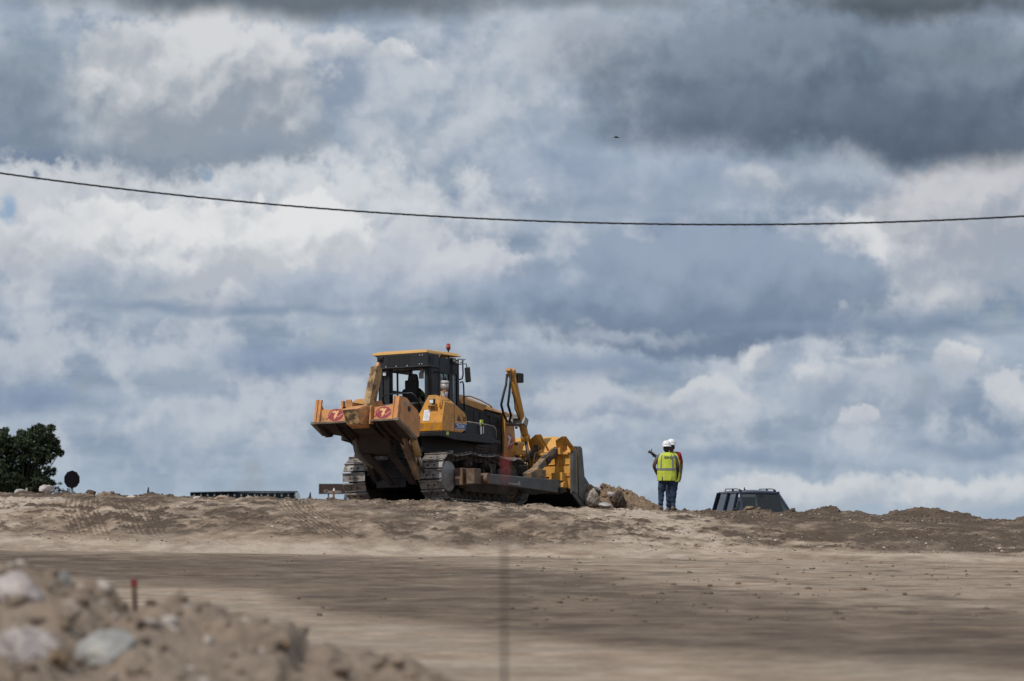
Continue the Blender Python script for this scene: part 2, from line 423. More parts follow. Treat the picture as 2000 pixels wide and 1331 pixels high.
def soil(x, y):
    """0 = pale dry sand, 1 = dark damp earth (changes of material; the dashes also carry painted shadow)"""
    n1 = fbm(x*.25, y*.12, 4, 31)-.5; n2 = fbm(x*1.1, y*.5, 5, 47)-.5; n3 = fbm(x*3.1, y*2.2, 4, 53)-.5
    dl = np.interp(x, [-7.6, -3.5, -2.2, 0, 2.05, 3.57, 6], [58, 53, 44.5, 36.5, 30.6, 26.8, 22])
    dl = dl+n1*5+n2*5+n3*1.5
    pale_fore = sm((dl-y)/6+.5)
    up = np.interp(x, [-12, -3, 0, 2, 4, 8], [75.3, 74.2, 66, 56, 47, 42])
    s = .66-.30*sm((y-up)/7+.5+n1*2)
    s = s*(1-pale_fore)+.22*pale_fore
    # strip of washed-out sand at the foot of the bank
    foot = np.exp(-((y-np.interp(x, [-12, -6, 0, 5, 12], [77.5, 76.5, 76.0, 78.5, 76.0])-n1*2.2)/np.interp(x, [-12, 0, 12], [1.6, 1.7, 1.5]))**2)
    s = s*(1-foot)+.10*foot
    bank = sm((y-77.5)/2)
    n5 = fbm(x*2.3, y*1.0, 4, 61)-.5; diag = fbm((x-.30*(y-84))*1.7, y*.16, 4, 37)-.5
    n6 = fbm(x*3.6, y*.8, 5, 67)-.5
    dk = np.clip(fbm(x*1.3, y*.55, 4, 97)-.52, 0, 1)*2.2
    dash = np.clip(fbm(x*3.2, y*2.4, 5, 103, .68)-.51, 0, 1)*4.2*(.25+sm((fbm(x*.5, y*.5, 3, 71)-.40)/.2))  # dark dashes: damp dirt together with small shadows painted into the tone
    diag2 = fbm((x-.34*(y-84))*4.5, y*.22, 3, 41)-.5
    sb = .40+n1*.35+n5*.35+diag*.45+diag2*.5+n6*.4+dk*.5+dash
    right = sm((x-(3.4+(92-y)*.22))/1.2+n1*1.5)
    sb = sb+right*.26
    fan = np.exp(-((x-(2.5+(91-y)*.09))/1.5)**2)*sm((91.5-y)/2)
    sb = sb-fan*.4
    cornr = sm((-9.3-x+(y-84)*.2)/1.2+n1)*sm((86-y)/2)
    sb = sb-cornr*.6
    crest = np.exp(-((y-crest_d(x))/2.2)**2)
    sb = sb+crest*.06
    s = s*(1-bank)+sb*bank
    streak = fbm(x*.55, y*2.6, 5, 131)-.5
    mid = sm((x-.5)/3+n1)*sm((y-46)/8)*(1-bank)
    s = s-mid*.08*(1-foot)
    blot = np.clip(fbm(x*1.6, y*1.0, 4, 151)-.54, 0, 1)*1.1*(1-pale_fore)*(1-foot*.6)
    s = s+n3*.42+n2*.30+streak*(.13+.27*bank)+blot*(1-bank)
    td, al = track_dist(x, y)
    s = s+sm((.42-td)/.08)*bank*(.05+.20*np.sign(np.sin(td*2*pi/.105)))
    return np.clip(s, 0, 1.15)
def rough0(x, y): return .25+sm((fbm(x*.5, y*.5, 3, 71)-.40)/.2)
def relief(x, y):
    """clods, ruts and tread marks"""
    near_dozer = sm(1-np.hypot((x+1.3)/3.6, (y-91.8)/4.0)*.9)
    bank = sm((y-77)/3)
    a = .03*(fbm(x*.5, y*.5, 4, 3)-.5)+.035*np.clip(fbm(x*3.2, y*2.4, 5, 103, .68)-.51, 0, 1)*4*rough0(x, y)*sm((y-77)/3)
    r = fbm(x*2.4, y*2.4, 5, 11, .6)
    rough = sm((fbm(x*.35, y*.5, 3, 71)-.38)/.25)
    clod = np.clip(r-.5, 0, 1)*.09*(.25+rough)+np.abs(fbm(x*5.5, y*3.5, 3, 19)-.5)*.04*rough
    fine = (fbm(x*9, y*9, 3, 23)-.5)*.045
    crest = np.exp(-((y-crest_d(x))/2.0)**2)
    big = np.clip(fbm(x*1.7, y*1.3, 4, 91)-.53, 0, 1)*.36*crest
    amt = .18+.8*bank
    z = a+(clod+fine)*amt+big*(1-.5*near_dozer)
    td, al = track_dist(x, y)
    k = sm((.55-td)/.15)*bank
    z = z-k*.03+k*.014*np.sin(td*2*pi/.105)
    dg = fbm((x-.30*(y-84))*2.2, y*.3, 4, 37)
    z = z+bank*.05*(dg-.5)+bank*np.clip(fbm(x*6.5, y*5, 4, 29, .65)-.5, 0, 1)*.10*(.2+rough)
    z = z*(1-.75*near_dozer)-.02
    feet = np.exp(-(np.hypot(x-3.9, y-95.2)/1.1)**4)
    z = z*(1-.9*feet)
    for lx, ly, w, h in LUMPS:
        rr = np.hypot(x-lx, (y-ly)*.8)/w
        z = z+h*np.exp(-rr**2)*(.75+.9*(fbm(x*4, y*4, 4, 77)-.3))
    return z
def ground_z(x, y):
    x = np.atleast_1d(np.asarray(x, float)); y = np.atleast_1d(np.asarray(y, float))
    return base_z(x, y)+relief(x, y)
def build_ground():
    ys = np.concatenate([[-4000, -1500, -500, -200, -80, -40, -20, -8], np.arange(0, 16, 1.), np.arange(16, 40, .20), np.arange(40, 70, .16),
                         np.arange(70, 76, .10), np.arange(76, 97, .045), np.arange(97, 125, .35), np.arange(125, 200, 3), np.geomspace(200, 9000, 26)])
    c = np.linspace(-1, 1, 620)
    cc = np.concatenate([-np.geomspace(60, 1.05, 34), c, np.geomspace(1.05, 60, 34)])
    C, Y = np.meshgrid(cc, ys)
    Wd = np.maximum(2.6, np.abs(Y)*.148)
    X = C*Wd
    far = np.abs(C) > 1
    X = np.where(far, np.sign(C)*(Wd+(np.abs(C)-1)*np.maximum(Wd, 14)), X)
    Z = base_z(X, Y)+relief(X, Y)*np.clip(1-(Y-125)/60, 0, 1)*(Y > -5)
    S = soil(X, Y)
    ny, nx = X.shape
    co = np.stack([X, Y, Z], -1).reshape(-1, 3)
    idx = np.arange(ny*nx).reshape(ny, nx)
    q = np.stack([idx[:-1, :-1], idx[:-1, 1:], idx[1:, 1:], idx[1:, :-1]], -1).reshape(-1, 4)
    me = bpy.data.meshes.new('ground')
    me.vertices.add(len(co)); me.vertices.foreach_set('co', co.ravel())
    me.loops.add(q.size); me.loops.foreach_set('vertex_index', q.ravel().astype(np.int32))
    me.polygons.add(len(q)); me.polygons.foreach_set('loop_start', np.arange(0, q.size, 4, dtype=np.int32))
    me.polygons.foreach_set('loop_total', np.full(len(q), 4, dtype=np.int32))
    me.update(calc_edges=True); me.validate()
    me.polygons.foreach_set('use_smooth', np.ones(len(q), bool))
    at = me.attributes.new('soil', 'FLOAT', 'POINT'); at.data.foreach_set('value', S.ravel().astype(np.float32))
    return me
def soil_material(name, attr=True, tone=.45, tint=(1.02, 1.0, .99)):
    m = bpy.data.materials.new(name); m.use_nodes = True; T = NT(m.node_tree); L = m.node_tree.links
    bs = m.node_tree.nodes['Principled BSDF']
    tc = T.new('ShaderNodeTexCoord').outputs['Object']
    if attr:
        a = T.new('ShaderNodeAttribute', attribute_name='soil').outputs['Fac']
    else: a = tone
    n1, _ = T.noise(tc, 2.2, 8, .65); n2, _ = T.noise(tc, 11, 8, .72); n3, _ = T.noise(tc, .5, 5, .5)
    f = T.m('MULTIPLY_ADD', T.m('SUBTRACT', n1, .5), .6, a)
    f = T.m('MULTIPLY_ADD', T.m('SUBTRACT', n2, .5), .75, f)
    cr = T.new('ShaderNodeValToRGB'); L.new(f, cr.inputs[0])
    e = cr.color_ramp.elements
    e[0].position = .0; e[0].color = (.43, .365, .30, 1)
    e[1].position = 1.0; e[1].color = (.095, .074, .058, 1)
    for p, c_ in ((.22, (.32, .262, .205, 1)), (.5, (.205, .162, .125, 1)), (.75, (.13, .101, .078, 1))):
        x = e.new(p); x.color = c_
    warm = T.mix(T.step(n3, .35, .7), (*tint, 1), (tint[0], tint[1]*.95, tint[2]*.90, 1))
    mm = T.new('ShaderNodeMix', data_type='RGBA', blend_type='MULTIPLY'); mm.inputs[0].default_value = 1
    L.new(cr.outputs[0], mm.inputs[6]); L.new(warm, mm.inputs[7])
    L.new(mm.outputs[2], bs.inputs['Base Color'])
    bs.inputs['Roughness'].default_value = .95; bs.inputs['Specular IOR Level'].default_value = .15
    b = T.new('ShaderNodeBump'); b.inputs['Distance'].default_value = .055; b.inputs['Strength'].default_value = 1.0
    h = T.m('MULTIPLY_ADD', n2, .6, n1)
    L.new(h, b.inputs['Height']); L.new(b.outputs[0], bs.inputs['Normal'])
    return m
M_soil = soil_material('soil')
tag(link('ground', build_ground(), M_soil), kind='structure')
# ------------------------------------------------------------------ materials for the machine
MUD = (.095, .072, .053)
M_yel = mat('yellow_paint', (.58, .25, .024), .45, var=.18, dirt=(.30, .165, .06), dirt_amt=.42, dirt_scale=5, coat=.15)
M_hood = mat('hood_paint', (.50, .24, .048), .45, var=.12, dirt=(.33, .2, .09), dirt_amt=.5, dirt_scale=3, low=(.6, 1.5), coat=.1)
M_org = mat('ripper_paint', (.60, .27, .095), .55, var=.18, dirt=(.27, .145, .075), dirt_amt=.45, dirt_scale=4, coat=.05)
M_under = mat('shade_darkened_rust', (.026, .015, .012), .75, var=.4, dirt=(.05, .036, .03), dirt_amt=.3, dirt_scale=3)  # base colour darkened to carry the deep shade under the ripper
M_blade = mat('blade_paint', (.64, .32, .06), .55, var=.16, dirt=(.32, .19, .08), dirt_amt=.38, dirt_scale=3)
M_steel = mat('worn_steel', (.125, .122, .118), .5, metal=.35, var=.3, dirt=(.19, .165, .14), dirt_amt=.25, dirt_scale=7, detail=10)
M_arm = mat('push_arm_paint', (.095, .094, .094), .5, var=.3, dirt=(.17, .15, .13), dirt_amt=.3, dirt_scale=6, detail=10)
M_shoe = mat('track_shoe_steel', (.27, .255, .24), .45, metal=.35, var=.35, dirt=(.15, .11, .085), dirt_amt=.55, dirt_scale=7)
M_black = mat('black_panel', (.009, .0095, .012), .55, var=.3, dirt=(.06, .052, .045), dirt_amt=.2, dirt_scale=3)
M_frame = mat('cab_black', (.014, .016, .020), .5, var=.25, dirt=(.05, .045, .04), dirt_amt=.15)
M_rub = mat('rubber', (.008, .008, .009), .6, var=.2)
M_mudsteel = mat('muddy_steel', (.038, .034, .031), .8, var=.4, dirt=MUD, dirt_amt=.75, dirt_scale=5, bump=.02, bscale=18)
M_oilmud = mat('oily_mud', (.40, .235, .10), .7, var=.25, dirt=(.022, .017, .013), dirt_amt=.85, dirt_scale=5.5, bump=.015, bscale=30)
M_white = mat('white_plate', (.72, .72, .74), .5, var=.08)
M_grey = mat('grey_metal', (.30, .29, .28), .5, metal=.2, var=.3, dirt=(.16, .13, .1), dirt_amt=.4)
M_maroon = mat('maroon_film', (.30, .045, .065), .45, var=.1)
M_cream = mat('cream_film', (.78, .45, .2), .45, var=.08)
M_blue = mat('blue_film', (.045, .085, .25), .4, var=.1)
M_lab = mat('yellow_green_label', (.50, .56, .10), .5, var=.15)
M_red = mat('red_lens', (.42, .055, .02), .2, var=.2)
M_chrome = mat('chrome_rod', (.30, .29, .28), .25, metal=.9, var=.2)
def glass(name, tint=(.85, .9, .9), mixv=.22, refl=.8):
    m = bpy.data.materials.new(name); m.use_nodes = True; T = NT(m.node_tree); m.node_tree.nodes.remove(m.node_tree.nodes['Principled BSDF'])
    o = m.node_tree.nodes['Material Output']
    tr = T.new('ShaderNodeBsdfTransparent'); tr.inputs[0].default_value = (*tint, 1)
    gl = T.new('ShaderNodeBsdfGlossy'); gl.inputs['Roughness'].default_value = .06; gl.inputs[0].default_value = (.9, .9, .9, 1)
    fr = T.new('ShaderNodeFresnel'); fr.inputs[0].default_value = 1.5
    mx = T.new('ShaderNodeMixShader')
    gg = T.new('ShaderNodeNewGeometry')
    m.node_tree.links.new(T.m('MULTIPLY', T.m('MULTIPLY_ADD', fr.outputs[0], refl, mixv*.1, clamp=True), T.m('SUBTRACT', 1.0, gg.outputs['Backfacing'])), mx.inputs[0])
    m.node_tree.links.new(tr.outputs[0], mx.inputs[1]); m.node_tree.links.new(gl.outputs[0], mx.inputs[2])
    m.node_tree.links.new(mx.outputs[0], o.inputs[0])
    return m
M_glass = glass('cab_glass', (.95, .98, .97), 0.0); M_dglass = glass('dark_glass', (.42, .46, .45), .5)

# ------------------------------------------------------------------ bulldozer (local X right, Y forward, Z up)
DZ = empty('bulldozer', (-1.793, 91.5, 1.43))
DZ.rotation_euler = (Matrix.Rotation(rad(-29), 3, 'Z') @ Matrix.Rotation(rad(-2), 3, 'X') @ Matrix.Rotation(rad(-1.8), 3, 'Y')).to_euler()
tag(DZ, 'big orange-yellow tracked bulldozer with raised rear ripper on the crest of the dirt bank', 'bulldozer')

def track_path(n):
    yr, yf, R, zc = -1.60, 1.60, .50, .55
    pts = []
    def add(p): pts.append(p)
    for i in range(40): add((yr+(yf-yr)*i/40, zc-R))                  # ground run
    for i in range(40): a = -pi/2+pi*i/40; add((yf+R*cos(a), zc+R*sin(a)))
    for i in range(60):
        t = i/60; y = yf+(yr-yf)*t; sag = -.055*abs(sin(pi*(t*2.6+.15)))**1.0*(t > .05)*(t < .97)
        add((y, zc+R+.045*sin(pi*t)+sag))
    for i in range(40): a = pi/2+pi*i/40; add((yr+R*cos(a), zc+R*sin(a)))
    P = np.array(pts+[pts[0]]); d = np.hypot(*np.diff(P, axis=0).T); s = np.concatenate([[0], np.cumsum(d)]); L = s[-1]
    res = []
    for k in range(n):
        u = (k+.35)*L/n; a = np.array([np.interp(u, s, P[:, j]) for j in (0, 1)])
        e = L/n*.45
        p0 = np.array([np.interp((u-e) % L, s, P[:, j]) for j in (0, 1)]); p1 = np.array([np.interp((u+e) % L, s, P[:, j]) for j in (0, 1)])
        t = p1-p0; t /= np.hypot(*t); res.append((a, t))
    return res, L/n
def make_track(side):
    xc = 1.07 if side > 0 else -1.0; m = MB(); ln = MB(); path, pitch = track_path(43)
    for a, t in path:
        nrm = Vector((0, t[1], -t[0])); tt = Vector((0, t[0], t[1]))   # outward normal, direction
        R = Matrix((Vector((1, 0, 0)), tt, nrm)).transposed()
        c = Vector((xc, a[0], a[1]))
        m.box(c+nrm*.035, (.61, pitch*.93, .022), R)
        m.box(c+nrm*.062-tt*pitch*.40, (.61, .026, .052), R)            # grouser
        m.box(c+nrm*.05+tt*pitch*.44, (.56, .018, .02), R)
        for bx in (-.12, -.04, .05, .13):
            m.box(c+nrm*.055+tt*.02+Vector((bx, 0, 0)), (.03, .03, .02), R)
        ln.box(c+nrm*.036+tt*pitch*.10+Vector((-.085, 0, 0)), (.05, .05, .03), R); ln.box(c+nrm*.036+tt*pitch*.10+Vector((.085, 0, 0)), (.05, .05, .03), R)
        for lx in (-.09, .09):
            ln.box(c-nrm*.045+Vector((lx, 0, 0)), (.05, pitch*.82, .11), R)
        ln.cyl(c-nrm*.05+tt*pitch*.5+Vector((-.15, 0, 0)), c-nrm*.05+tt*pitch*.5+Vector((.15, 0, 0)), .035, n=8)
    tr = m.build('track', M_shoe, DZ, bevel=.005)
    ln.build('link_chain', M_mudsteel, tr)
    o = 1 if side > 0 else -1
    xo = xc+o*.16
    s = MB(); s.cyl((xc-.13, -1.6, .55), (xc+.13, -1.6, .55), .43, n=28)
    for k in range(14):
        a = 2*pi*k/14; s.box((xc, -1.6+.44*cos(a), .55+.44*sin(a)), (.08, .07, .07), Matrix.Rotation(a, 3, 'X'))
    s.build('sprocket', M_mudsteel, DZ)
    h = MB(); h.cyl((xc, -1.6, .55), (xc+o*.19, -1.6, .55), .355, .35, n=36)
    for k in range(24):
        a = 2*pi*k/24; h.cyl((xc+o*.19, -1.6+.325*cos(a), .55+.325*sin(a)), (xc+o*.20, -1.6+.325*cos(a), .55+.325*sin(a)), .014, n=6)
    h.cyl((xc+o*.19, -1.6, .55), (xc+o*.205, -1.6, .55), .12, .10, n=20)
    h.build('drive_cover', M_grey if side > 0 else M_mudsteel, DZ, bevel=.006)
    i = MB(); i.cyl((xc-.11, 1.5, .56), (xc+.11, 1.5, .56), .42, n=32); i.cyl((xc+o*.11, 1.5, .56), (xc+o*.13, 1.5, .56), .36, .30, n=32)
    i.cyl((xc+o*.13, 1.5, .56), (xc+o*.2, 1.5, .56), .10, .09, n=16)
    i.build('idler_wheel', mat('idler_steel', (.16, .115, .08), .8, var=.3, dirt=MUD, dirt_amt=.5) if side > 0 else M_mudsteel, DZ)
    f = MB(); f.b2((xc-.17, -1.1, .30), (xc+.17, 1.35, .62)); f.prism([(-1.15, .30), (1.5, .30), (1.35, .40), (-1.0, .40)], 0, xc-.22, xc+.22)
    f.b2((xc-.2, 1.1, .5), (xc+.2, 1.55, .66)); f.b2((xc+o*.17, -.95, .22), (xc+o*.23, 1.3, .34))
    random.seed(5)
    for k in range(26):     # caked clods on the frame
        yy = random.uniform(-1.0, 1.2); r = random.uniform(.03, .07)
        f.hull([Vector((xc+o*random.uniform(.0, .2), yy, .63))+Vector([random.uniform(-r, r) for _ in range(3)]) for _ in range(8)])
    f.build('track_frame', M_mudsteel, DZ)
    for y in (-.55, .35):
        c = MB(); c.cyl((xc-.1, y, .89), (xc+o*.15, y, .89), .085, n=16); c.cyl((xc+o*.15, y, .89), (xc+o*.20, y, .89), .06, .05, n=14)
        c.b2((xc-.04, y-.05, .6), (xc+.04, y+.05, .86)); c.build('carrier_roller', M_mudsteel, DZ)
    for k in range(7):
        c = MB(); y = -1.05+k*.36; c.cyl((xc-.13, y, .19), (xc+.13, y, .19), .10, n=14); c.build('track_roller', M_mudsteel, DZ)
for sd in (1, -1): make_track(sd)

# hull, belly and rear case
m = MB(); m.b2((-.56, -1.95, .42), (.56, 2.3, 1.15)); m.b2((-.50, -2.1, .5), (.50, -1.9, 1.35)); m.b2((-.72, -1.9, 1.1), (.72, .2, 1.5))
m.cyl((-1.0, -1.6, .55), (1.0, -1.6, .55), .24, n=20); m.cyl((-1.25, .55, .62), (1.25, .55, .62), .12, n=16)
m.b2((-.4, -2.12, .3), (.4, -1.3, .5))
m.build('hull', M_black, DZ, bevel=.015)
m = MB(); m.prism([(-1.98, .55), (-1.93, 1.45), (-1.75, 1.5), (-1.75, .5)], 0, .50, .62); m.cyl((.48, -2.0, 1.33), (.64, -2.0, 1.33), .10); m.cyl((.48, -1.98, .62), (.64, -1.98, .62), .10)
M_brk = mat('bracket_paint', (.14, .085, .05), .6, var=.3, dirt=MUD, dirt_amt=.5); m.build('ripper_bracket', M_brk, DZ, bevel=.01)
m = MB(); m.prism([(-1.98, .55), (-1.93, 1.45), (-1.75, 1.5), (-1.75, .5)], 0, -.62, -.50); m.cyl((-.64, -2.0, 1.33), (-.48, -2.0, 1.33), .10)
mb_ = m.build('ripper_bracket', M_brk, DZ, bevel=.01)

# deck, running boards and fender step boxes
m = MB(); m.b2((-1.36, -2.08, 1.47), (1.36, -.05, 1.57)); m.b2((-1.2, -.05, 1.44), (-.56, 1.0, 1.52)); m.b2((.56, -.05, 1.44), (1.2, 1.0, 1.52))
m.prism([(-2.1, 1.58), (-.1, 1.58), (.5, 1.50), (.35, 1.40), (-1.5, 1.40), (-2.1, 1.46)], 0, 1.30, 1.37)
m.prism([(-2.1, 1.58), (-.1, 1.58), (.5, 1.50), (.35, 1.40), (-1.5, 1.40), (-2.1, 1.46)], 0, -1.37, -1.30)
dk = m.build('deck', M_black, DZ, bevel=.012)
m = MB(); m.b2((1.372, -1.90, 1.49), (1.376, -1.78, 1.57)); m.build('warning_label', M_lab, dk)
for s in (1, -1):
    m = MB(); m.prism([(-.95, 1.57), (-.95, 1.84), (.38, 1.80), (.48, 1.74), (.48, 1.50), (.3, 1.49)], 0, s*.75, s*1.33)
    b = m.build('step_box', M_black, DZ, bevel=.02)
    if s > 0:
        m = MB(); m.tube([(1.34, -.95, 1.86), (1.34, .1, 1.84), (1.34, .42, 1.82)], .013); m.tube([(1.34, .42, 1.82), (1.35, .52, 1.74), (1.35, .52, 1.56)], .013)
        m.build('edge_rail', M_grey, b)
        m = MB(); m.b2((1.332, -.22, 1.60), (1.337, -.14, 1.78)); m.b2((1.332, -.08, 1.62), (1.337, -.05, 1.80)); m.build('white_mark', M_white, b)
        m = MB(); m.b2((1.332, -.18, 1.86), (1.337, -.08, 1.95)); m.b2((1.30, -.18, 1.8), (1.331, -.17, 1.94)); m.build('warning_label', M_lab, b)
        m = MB(); m.tube([(1.34, -.30, 1.80), (1.36, -.32, 1.70), (1.36, -.30, 1.56), (1.34, -.1, 1.55), (1.34, -.05, 1.6)], .012); m.build('step_loop', M_rub, b)

# right fuel tank
def tank(side, x0, x1):
    P = []
    X = lambda v: side*v
    for x in (x0+.08, x1): P += [(X(x), -2.05, 1.585), (X(x), -2.07, 1.78)]
    P += [(X(x1), -1.93, 2.27), (X(1.08), -1.86, 2.44), (X(.88), -1.86, 2.44)]
    P += [(X(x1), -1.50, 2.245), (X(x1), -.98, 2.04), (X(x1), -.92, 1.97), (X(x1), -.90, 1.78), (X(x1), -.96, 1.66), (X(x1), -1.14, 1.585)]
    P += [(X(x0+.08), -1.14, 1.585), (X(x0+.08), -.92, 1.97), (X(x0+.08), -.98, 2.1), (X(.88), -1.0, 2.2), (X(1.08), -1.3, 2.40), (X(.88), -1.3, 2.42), (X(x0+.08), -1.9, 1.95)]
    return MB().hull(P)
t = tank(1, .54, 1.36); tk = t.build('fuel_tank', M_yel, DZ, bevel=.012, dissolve=True)
m = MB(); m.hull([(.53, -2.03, 1.6), (.61, -2.03, 1.6), (.53, -2.04, 1.78), (.61, -2.04, 1.78), (.55, -1.98, 1.98), (.61, -1.98, 1.98), (.53, -1.2, 1.6), (.61, -1.2, 1.6), (.55, -1.2, 1.98), (.61, -1.2, 1.98)])
m.build('side_cover', M_org, tk, bevel=.006)
m = MB()   # seam lines and lock of the side door
m.b2((1.3605, -1.50, 1.60), (1.3635, -1.488, 2.22)); m.cyl((1.355, -1.62, 1.82), (1.364, -1.62, 1.82), .014, n=10)
m.build('door_seam', M_black, tk)
m = MB(); m.b2((.99, -2.08, 2.17), (1.19, -2.0, 2.19)); 
for xs in (.99, 1.18): m.prism([(-2.03, 2.04), (-2.0, 2.18), (-2.08, 2.18)], 0, xs, xs+.01)
m.b2((1.0, -1.995, 2.03), (1.18, -1.985, 2.17))
m.build('lamp_bracket', M_hood, tk)
lampc = Vector((1.09, -2.06, 2.27))
m = MB(); m.b2(lampc+Vector((-.07, -.03, -.06)), lampc+Vector((.07, .05, .06))); m.cyl((1.09, -2.02, 2.19), (1.09, -2.02, 2.23), .02)
wl = m.build('work_lamp', M_rub, DZ, bevel=.015)
m = MB(); m.b2(lampc+Vector((-.05, -.036, -.042)), lampc+Vector((.05, -.031, .042))); m.build('lens', M_white, wl)
# frame of the slanted rear face, for the notice taped on it
n0 = Vector((.93, -2.077, 1.80)); up = Vector((0, .14, .49)).normalized()
m = MB(); R = Matrix((Vector((1, 0, 0)), up, Vector((0, -up.z, up.y)))).transposed()
m.box(Vector((.925, -2.015, 1.955))+Vector((0, -up.z, up.y))*.012, (.17, .27, .003), R)
nt = m.build('paper_notice', M_white, tk)
m = MB()
for k in range(7):
    m.box(Vector((.925, -2.015, 1.955))+up*(.09-.03*k)+Vector((0, -up.z, up.y))*.0145, (.12 if k % 3 else .08, .006, .001), R)
m.build('notice_lines', M_grey, nt)
m = MB(); m.tube([(1.27, -2.0, 2.13), (1.29, -2.03, 2.2), (1.29, -2.02, 2.33), (1.27, -1.9, 2.50), (1.2, -1.62, 2.55), (1.0, -1.35, 2.55), (.96, -1.25, 2.50), (.96, -1.25, 2.38)], .017)
m.build('handrail', M_yel, tk)
MX = Matrix(((0, 0, 1, 1.3675), (1, 0, 0, 0), (0, 1, 0, 0), (0, 0, 0, 1)))      # text on a face looking to +X, reading forward
def MXat(y, z, tilt=0.0, x=1.364): return Matrix.Translation((x, y, z)) @ Matrix(((0, 0, 1, 0), (1, 0, 0, 0), (0, 1, 0, 0), (0, 0, 0, 1))) @ Matrix.Rotation(tilt, 4, 'Z')
m = MB(); m.prism([(-1.48, 1.655), (-1.48, 1.80), (-.905, 1.80), (-.93, 1.72), (-.98, 1.655)], 0, 1.3605, 1.3635); sg = m.build('model_plate', M_blue, tk)
text_mesh('model_lettering', 'TD-25M', .115, M_white, sg, MXat(-1.22, 1.725, x=1.366), squeeze=.95, bold=.002)
m = MB(); m.b2((1.3637, -1.48, 1.79), (1.3655, -.91, 1.80)); m.b2((1.3637, -1.48, 1.655), (1.3655, -.99, 1.664)); m.build('white_stripe', M_white, sg)
m = MB(); m.prism([(-1.36, 1.85), (-1.30, 2.0), (-1.29, 1.85)], 0, 1.3605, 1.3635); m.prism([(-1.28, 1.85), (-1.27, 1.98), (-1.18, 1.85)], 0, 1.3605, 1.3635); m.build('triangle_mark', M_frame, tk)
text_mesh('side_lettering', 'EI', .14, M_black, tk, MXat(-1.02, 1.905, x=1.3655), squeeze=1.2, bold=.003)
# left hydraulic tank
tank(-1, .54, 1.36).build('hydraulic_tank', M_hood, DZ, bevel=.012, dissolve=True)

# cab: posts, sills, roof
XL, XR, YR, YF, ZB, ZT = -.66, .72, -1.56, -.12, 1.55, 3.40
m = MB()
def post(x, y, w, d): m.b2((x-w/2, y-d/2, ZB), (x+w/2, y+d/2, ZT))
post(XL+.06, YR+.06, .12, .12); post(XR-.06, YR+.07, .12, .14); post(XL+.04, YF, .08, .09); post(XR-.05, YF-.05, .10, .10)
post(XL+.03, -1.02, .06, .09); post(XL+.03, -.72, .05, .03); post(XR-.03, -1.06, .06, .10)
m.b2((XR-.06, YR, ZB), (XR, -1.12, ZT)); m.b2((XR-.05, -.60, ZB), (XR, -.42, ZT)); m.b2((XR-.05, -1.1, 3.02), (XR, -.15, ZT)); m.b2((XR-.05, -1.1, ZB), (XR, -.15, 2.30))
m.b2((XL, YR, ZB), (XR, YR+.04, 2.32)); m.b2((XL, YR+.0, 3.12), (XR, YR+.10, ZT)); m.b2((XL, YF-.05, ZB), (XR, YF, 2.42)); m.b2((XL, YF-.06, 3.20), (XR, YF, ZT))
m.b2((XL, YR, ZB), (XL+.05, YF, 2.30)); m.b2((XL, YR, 3.10), (XL+.06, YF, ZT)); m.b2((XL+.005, -1.5, 2.62), (XL+.045, -.15, 2.68)); m.b2((XL, YR, 2.3), (XL+.05, -1.42, 3.2))
m.b2((XL+.13, YR+.02, 2.3), (XL+.29, YR+.10, 3.15)); m.b2((-.02+XL, YF+.02, 2.6), (XL+.3, YF+.05, 2.63))
m.b2((XL, YR, 1.6), (XR, YF, 1.66))
cab = m.build('cab', M_frame, DZ, bevel=.012)
m = MB(); m.b2((XL+.02, -1.48, 2.3), (XL+.024, -.16, 3.12)); m.build('side_pane', M_glass, cab)
m = MB(); m.b2((XL+.05, YF-.03, 2.4), (XR-.05, YF-.026, 3.2)); m.build('windscreen', M_glass, cab)
m = MB(); m.b2((XR-.03, -1.02, 2.3), (XR-.026, -.6, 3.02)); m.b2((XR-.03, -.42, 2.3), (XR-.026, -.16, 3.02)); m.build('side_pane', M_dglass, cab)
m = MB(); m.tube([(XR+.02, -1.30, 3.02), (XR+.05, -1.22, 3.05), (XR+.05, -1.02, 3.04), (XR+.05, -.94, 2.95), (XR+.05, -.92, 2.6), (XR+.02, -.92, 2.5)], .016)
m.build('grab_rail', M_rub, cab); m = MB(); m.tube([(XR+.02, -.12, 2.86), (XR+.06, -.06, 2.88), (XR+.06, -.02, 2.8), (XR+.06, .0, 2.2)], .018); m.build('grab_rail', M_rub, cab); m = MB(); m.tube([(XR, -.12, 2.93), (XR+.05, -.07, 2.95), (XR+.06, -.04, 3.05), (XR+.05, -.04, 3.4)], .018)
m.build('grab_rail', M_rub, cab)
m = MB()
m.hull([(-.76, -1.68, 3.46), (.74, -1.68, 3.47), (-.74, -1.66, 3.515), (.72, -1.66, 3.525), (-.76, -.05, 3.47), (.76, -.05, 3.47), (-.68, -.15, 3.555), (.68, -.15, 3.555), (-.6, -1.5, 3.56), (.6, -1.5, 3.56)])
m.prism([(-1.66, 3.475), (-1.2, 3.36), (-1.12, 3.36), (-1.02, 3.47)], 0, .705, .745); m.prism([(-1.66, 3.475), (-1.2, 3.36), (-1.12, 3.36), (-1.02, 3.47)], 0, -.745, -.705)
m.build('roof', mat('roof_paint', (.60, .33, .09), .45, var=.1, dirt=(.4, .24, .1), dirt_amt=.3), cab, bevel=.008)
m = MB(); m.b2((-.62, -1.68, 3.14), (.75, -1.12, 3.458)); m.b2((-.64, -1.70, 3.13), (.77, -1.10, 3.16))
ac = m.build('air_unit', M_frame, cab, bevel=.012)
m = MB()
for k in range(5): m.b2((-.36+k*.135, -1.688, 3.19), (-.26+k*.135, -1.684, 3.43))
m.build('vent_grille', M_rub, ac); MB().b2((.755, -1.58, 3.22), (.759, -1.38, 3.40)).build('side_vent', M_rub, ac)
m = MB()
